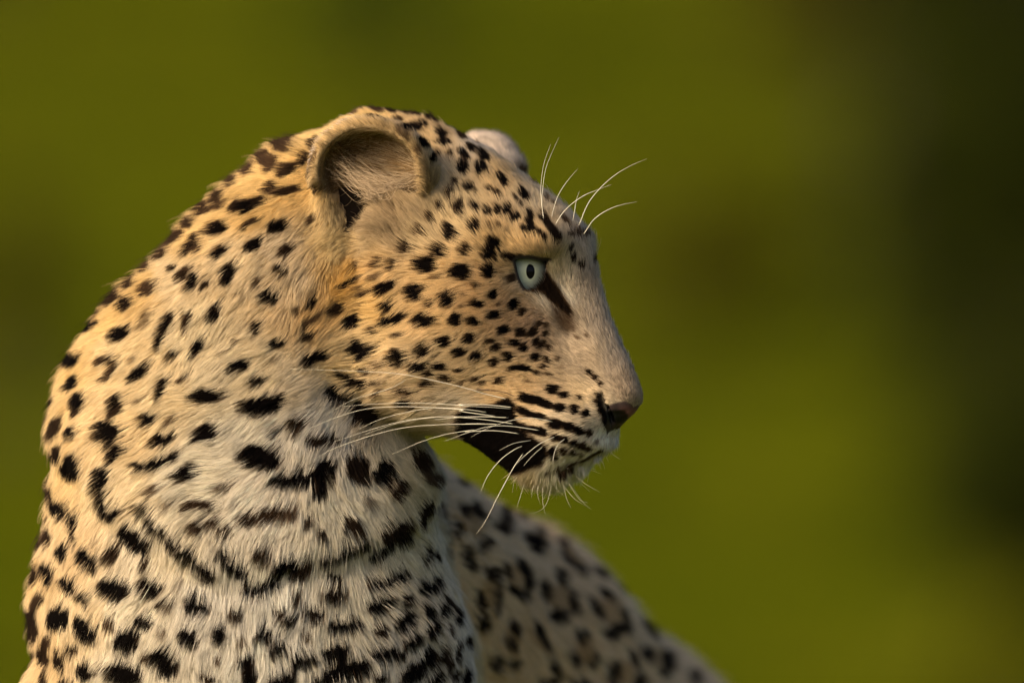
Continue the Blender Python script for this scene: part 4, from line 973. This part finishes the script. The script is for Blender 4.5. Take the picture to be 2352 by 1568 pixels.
#@@PLACE@@
# ------------------------------------------------------------------ the ground: a low rise under the cat, a grassy bank far behind
def ground_z(x, y):
    r = np.sqrt(x ** 2 + (y - 0.35) ** 2)
    z = -1.2 + 1.2 * sstep(3.2, 1.15, r)
    t = np.clip(y - 50, 0, None)
    z = z + 0.15 * t * sstep(0, 6, t) - 0.0004 * np.clip(t - 60, 0, None) ** 2 * 0
    far = sstep(6, 14, r)
    P = np.stack([x.ravel(), y.ravel(), 0 * x.ravel()], 1)
    z = z + far * (0.10 * vnoise(P, 0.25, 61) + 0.05 * vnoise(P, 0.8, 62)).reshape(x.shape)
    return np.minimum(z, 30)
def axis(a, b, dense_a, dense_b, fine, coarse):
    L = list(np.arange(dense_a, dense_b, fine)); q = dense_b; st = fine
    while q < b: L.append(q); st = min(st * 1.25, coarse); q += st
    q = dense_a; st = fine; M = []
    while q > a: st = min(st * 1.25, coarse); q -= st; M.append(q)
    return np.array(M[::-1] + L)
ax = axis(-300, 300, -8, 8, 0.25, 20); ay = np.concatenate([axis(-200, 48, -3, 4, 0.2, 10), np.arange(48.5, 90, 0.4), axis(90, 500, 90, 92, 0.5, 20)])
ay = np.unique(np.round(ay, 3)); AX, AY = np.meshgrid(ax, ay)
GV = np.stack([AX, AY, ground_z(AX, AY)], -1).reshape(-1, 3)
nxg = len(ax); jj, ii = np.meshgrid(np.arange(len(ay) - 1), np.arange(nxg - 1), indexing='ij')
b0 = (jj * nxg + ii).ravel(); GF = np.stack([b0, b0 + 1, b0 + nxg + 1, b0 + nxg], 1)
m_ground, n, l = new_mat('grassy_ground')
bs = n['Principled BSDF']; bs.inputs['Roughness'].default_value = 1.0; bs.inputs['Specular IOR Level'].default_value = 0.0
tc = n.new('ShaderNodeTexCoord'); n1 = n.new('ShaderNodeTexNoise'); n1.inputs['Scale'].default_value = 0.55; n1.inputs['Detail'].default_value = 6; l.new(tc.outputs['Object'], n1.inputs['Vector'])
n2 = n.new('ShaderNodeTexNoise'); n2.inputs['Scale'].default_value = 9; n2.inputs['Detail'].default_value = 5; l.new(tc.outputs['Object'], n2.inputs['Vector'])
cr = n.new('ShaderNodeValToRGB'); e = cr.color_ramp.elements
e[0].position = 0.36; e[0].color = (.040, .054, .002, 1); e[1].position = 0.66; e[1].color = (.098, .110, .003, 1)
q = e.new(0.5); q.color = (.072, .088, .002, 1)
mxn = n.new('ShaderNodeMath'); mxn.operation = 'MULTIPLY_ADD'; mxn.inputs[1].default_value = 0.35; l.new(n2.outputs[0], mxn.inputs[0])
sub = n.new('ShaderNodeMath'); sub.operation = 'SUBTRACT'; sub.inputs[1].default_value = 0.175; l.new(n1.outputs[0], sub.inputs[0]); l.new(sub.outputs[0], mxn.inputs[2])
l.new(mxn.outputs[0], cr.inputs[0]); l.new(cr.outputs[0], bs.inputs['Base Color'])
gm = fast_mesh('ground', GV, GF, m_ground)
ground = bpy.data.objects.new('ground', gm); COL.objects.link(ground); tag(ground, kind='structure')

def leaf_mat(name, c0, c1):
    m, n, l = new_mat(name)
    bs = n['Principled BSDF']; bs.inputs['Roughness'].default_value = 0.8; bs.inputs['Specular IOR Level'].default_value = 0.05
    g = n.new('ShaderNodeNewGeometry'); r = n.new('ShaderNodeValToRGB'); r.color_ramp.elements[0].color = (*c0, 1); r.color_ramp.elements[1].color = (*c1, 1)
    l.new(g.outputs['Random Per Island'], r.inputs[0]); l.new(r.outputs[0], bs.inputs['Base Color'])
    tr = n.new('ShaderNodeBsdfTranslucent'); l.new(r.outputs[0], tr.inputs[0])
    mx = n.new('ShaderNodeMixShader'); mx.inputs[0].default_value = 0.25
    l.new(bs.outputs[0], mx.inputs[1]); l.new(tr.outputs[0], mx.inputs[2]); l.new(mx.outputs[0], n['Material Output'].inputs[0])
    return m
m_olive = leaf_mat('olive_leaf', (.055, .060, .003), (.12, .115, .005))
m_green = leaf_mat('green_leaf', (.055, .085, .006), (.11, .14, .008))
m_dark = leaf_mat('dark_leaf', (.018, .027, .003), (.040, .048, .004))
m_brown = leaf_mat('brown_leaf', (.040, .040, .005), (.080, .068, .007))
m_yellow = leaf_mat('yellow_leaf', (.09, .11, .005), (.15, .15, .006))
m_bark, n, l = new_mat('bark'); n['Principled BSDF'].inputs['Base Color'].default_value = (.09, .065, .045, 1); n['Principled BSDF'].inputs['Roughness'].default_value = 0.95

def leaves(c, rad, nleaf, size, seed, dens_pow=0.45):
    g = np.random.default_rng(seed)
    # leaf clusters on a lumpy crown
    nc = max(10, nleaf // 45)
    d = g.normal(0, 1, (nc, 3)); d /= np.linalg.norm(d, axis=1)[:, None]
    cc_ = d * (g.random(nc) ** dens_pow)[:, None] * rad * (0.82 + 0.3 * vnoise(d * 3 + seed, 1.0, seed))[:, None]
    k = g.integers(0, nc, nleaf)
    P = np.asarray(c) + cc_[k] + g.normal(0, 1, (nleaf, 3)) * np.min(rad) * 0.14
    a = g.normal(0, 1, (nleaf, 3)); a /= np.linalg.norm(a, axis=1)[:, None]
    b = np.cross(a, g.normal(0, 1, (nleaf, 3))); b /= np.linalg.norm(b, axis=1)[:, None]
    s = size * (0.6 + 0.8 * g.random(nleaf))[:, None]
    Vv = np.stack([P - a * s, P + b * s * .42, P + a * s, P - b * s * .42], 1).reshape(-1, 3)
    return Vv, np.arange(nleaf * 4).reshape(-1, 4), np.asarray(c) + cc_
def limb(vs_, fs_, p, q, r0, r1, seg=7):
    p = np.asarray(p, float); q = np.asarray(q, float); t = q - p; t /= np.linalg.norm(t) + 1e-9
    a = np.cross(t, (0.3, 0.9, 0.2)); a /= np.linalg.norm(a); b = np.cross(t, a); i = len(vs_)
    for (o, r) in ((p, r0), (q, r1)):
        for k in range(seg): vs_.append(o + r * (math.cos(k * 2 * math.pi / seg) * a + math.sin(k * 2 * math.pi / seg) * b))
    for k in range(seg): fs_.append((i + k, i + (k + 1) % seg, i + seg + (k + 1) % seg, i + seg + k))
def bush(name, label, cat, px, y, h, rad, zc, nleaf, size, mat, seed, group=None):
    """a shrub or tree rooted on the ground at depth y, standing at frame column px"""
    x = (px - 1176) * S / 100 * (1 + y * 100 / DC)
    z0 = float(ground_z(np.array([x]), np.array([y]))[0])
    root = empty(name, (x, y, z0)); tag(root, label, cat, group)
    c = np.array([0, 0, zc])
    Vl, Fl, cl = leaves(c, np.array(rad), nleaf, size, seed)
    Vl[:, 2] = np.maximum(Vl[:, 2], 0.02)
    cm = bpy.data.objects.new('crown', fast_mesh('crown', Vl, Fl, mat, False)); COL.objects.link(cm); cm.parent = root
    vs_, fs_ = [], []
    g = np.random.default_rng(seed + 5)
    r0 = 0.03 + 0.02 * h
    limb(vs_, fs_, (0, 0, -0.1), (0.02, 0, zc * 0.55), r0, r0 * 0.7); limb(vs_, fs_, (0.02, 0, zc * 0.55), c, r0 * 0.7, r0 * 0.4)
    for k in g.choice(len(cl), min(12, len(cl)), replace=False):
        if cl[k][2] > 0.1: limb(vs_, fs_, (0.01, 0, zc * g.uniform(.3, .9)), cl[k], r0 * 0.35, 0.008)
    mesh_obj('trunk', vs_, fs_, m_bark, root)
    return root
bush('evergreen_tree', 'tall dark evergreen tree, a blurred near-black green mass beside the bank', 'tree', 2330, 48, 5.2, (0.95, 1.0, 2.5), 2.95, 5200, .085, m_dark, 101)
bush('evergreen_shrub', 'dark evergreen shrub, blurred, at the foot of the tall dark tree', 'shrub', 2320, 45, 2.0, (0.75, 0.7, 0.95), 1.0, 2600, .07, m_dark, 108)
bush('broadleaf_tree', 'brownish olive tree blurred beside the dark evergreen', 'tree', 1990, 66, 3.6, (1.0, 0.9, 1.5), 2.35, 2600, .085, m_brown, 102)
bush('thorn_shrub', 'dark green shrub, blurred, on the bank behind the nape', 'shrub', 10, 60, 1.5, (0.42, 0.5, 0.75), 0.85, 1300, .06, m_brown, 103)
bush('low_shrub', 'low yellow green shrub, blurred, under the dark evergreen', 'shrub', 2260, 42, 1.0, (0.5, 0.5, 0.40), 0.50, 1800, .06, m_yellow, 104)
bush('leafy_shrub', 'green leafy shrub, blurred, high on the bank above the head', 'shrub', 880, 76, 1.4, (1.1, 0.7, 0.7), 0.7, 1800, .07, m_green, 105)
bush('dark_shrub', 'dark shrub at the top of the bank, blurred, left of the nape', 'shrub', -40, 82, 1.6, (0.8, 0.6, 0.8), 0.8, 1500, .07, m_brown, 106)
bush('bright_shrub', 'bright olive shrub, blurred, on the bank beyond the muzzle', 'shrub', 1640, 62, 1.5, (0.8, 0.7, 0.7), 0.75, 1800, .07, m_olive, 107)
# grass over the bank, too fine to count
g = np.random.default_rng(77); NG = 26000
xg = g.uniform(-9, 9, NG); yg = g.uniform(49, 92, NG); zg = ground_z(xg, yg)
hg = g.uniform(.12, .34, NG); aa = g.uniform(0, 6.28, NG); ln_ = g.normal(0, .10, (NG, 2))
wv = np.stack([np.cos(aa), np.sin(aa), 0 * aa], 1) * 0.012
B0 = np.stack([xg, yg, zg - .01], 1); TP = B0 + np.stack([ln_[:, 0], ln_[:, 1], hg], 1)
GVv = np.stack([B0 - wv, B0 + wv, TP], 1).reshape(-1, 3)
gob = bpy.data.objects.new('grass', fast_mesh('grass', GVv, np.arange(NG * 3).reshape(-1, 3), m_olive, False)); COL.objects.link(gob)
tag(gob, 'short olive grass, blurred, all over the bank behind the leopard', 'grass', kind='stuff')
log('place')
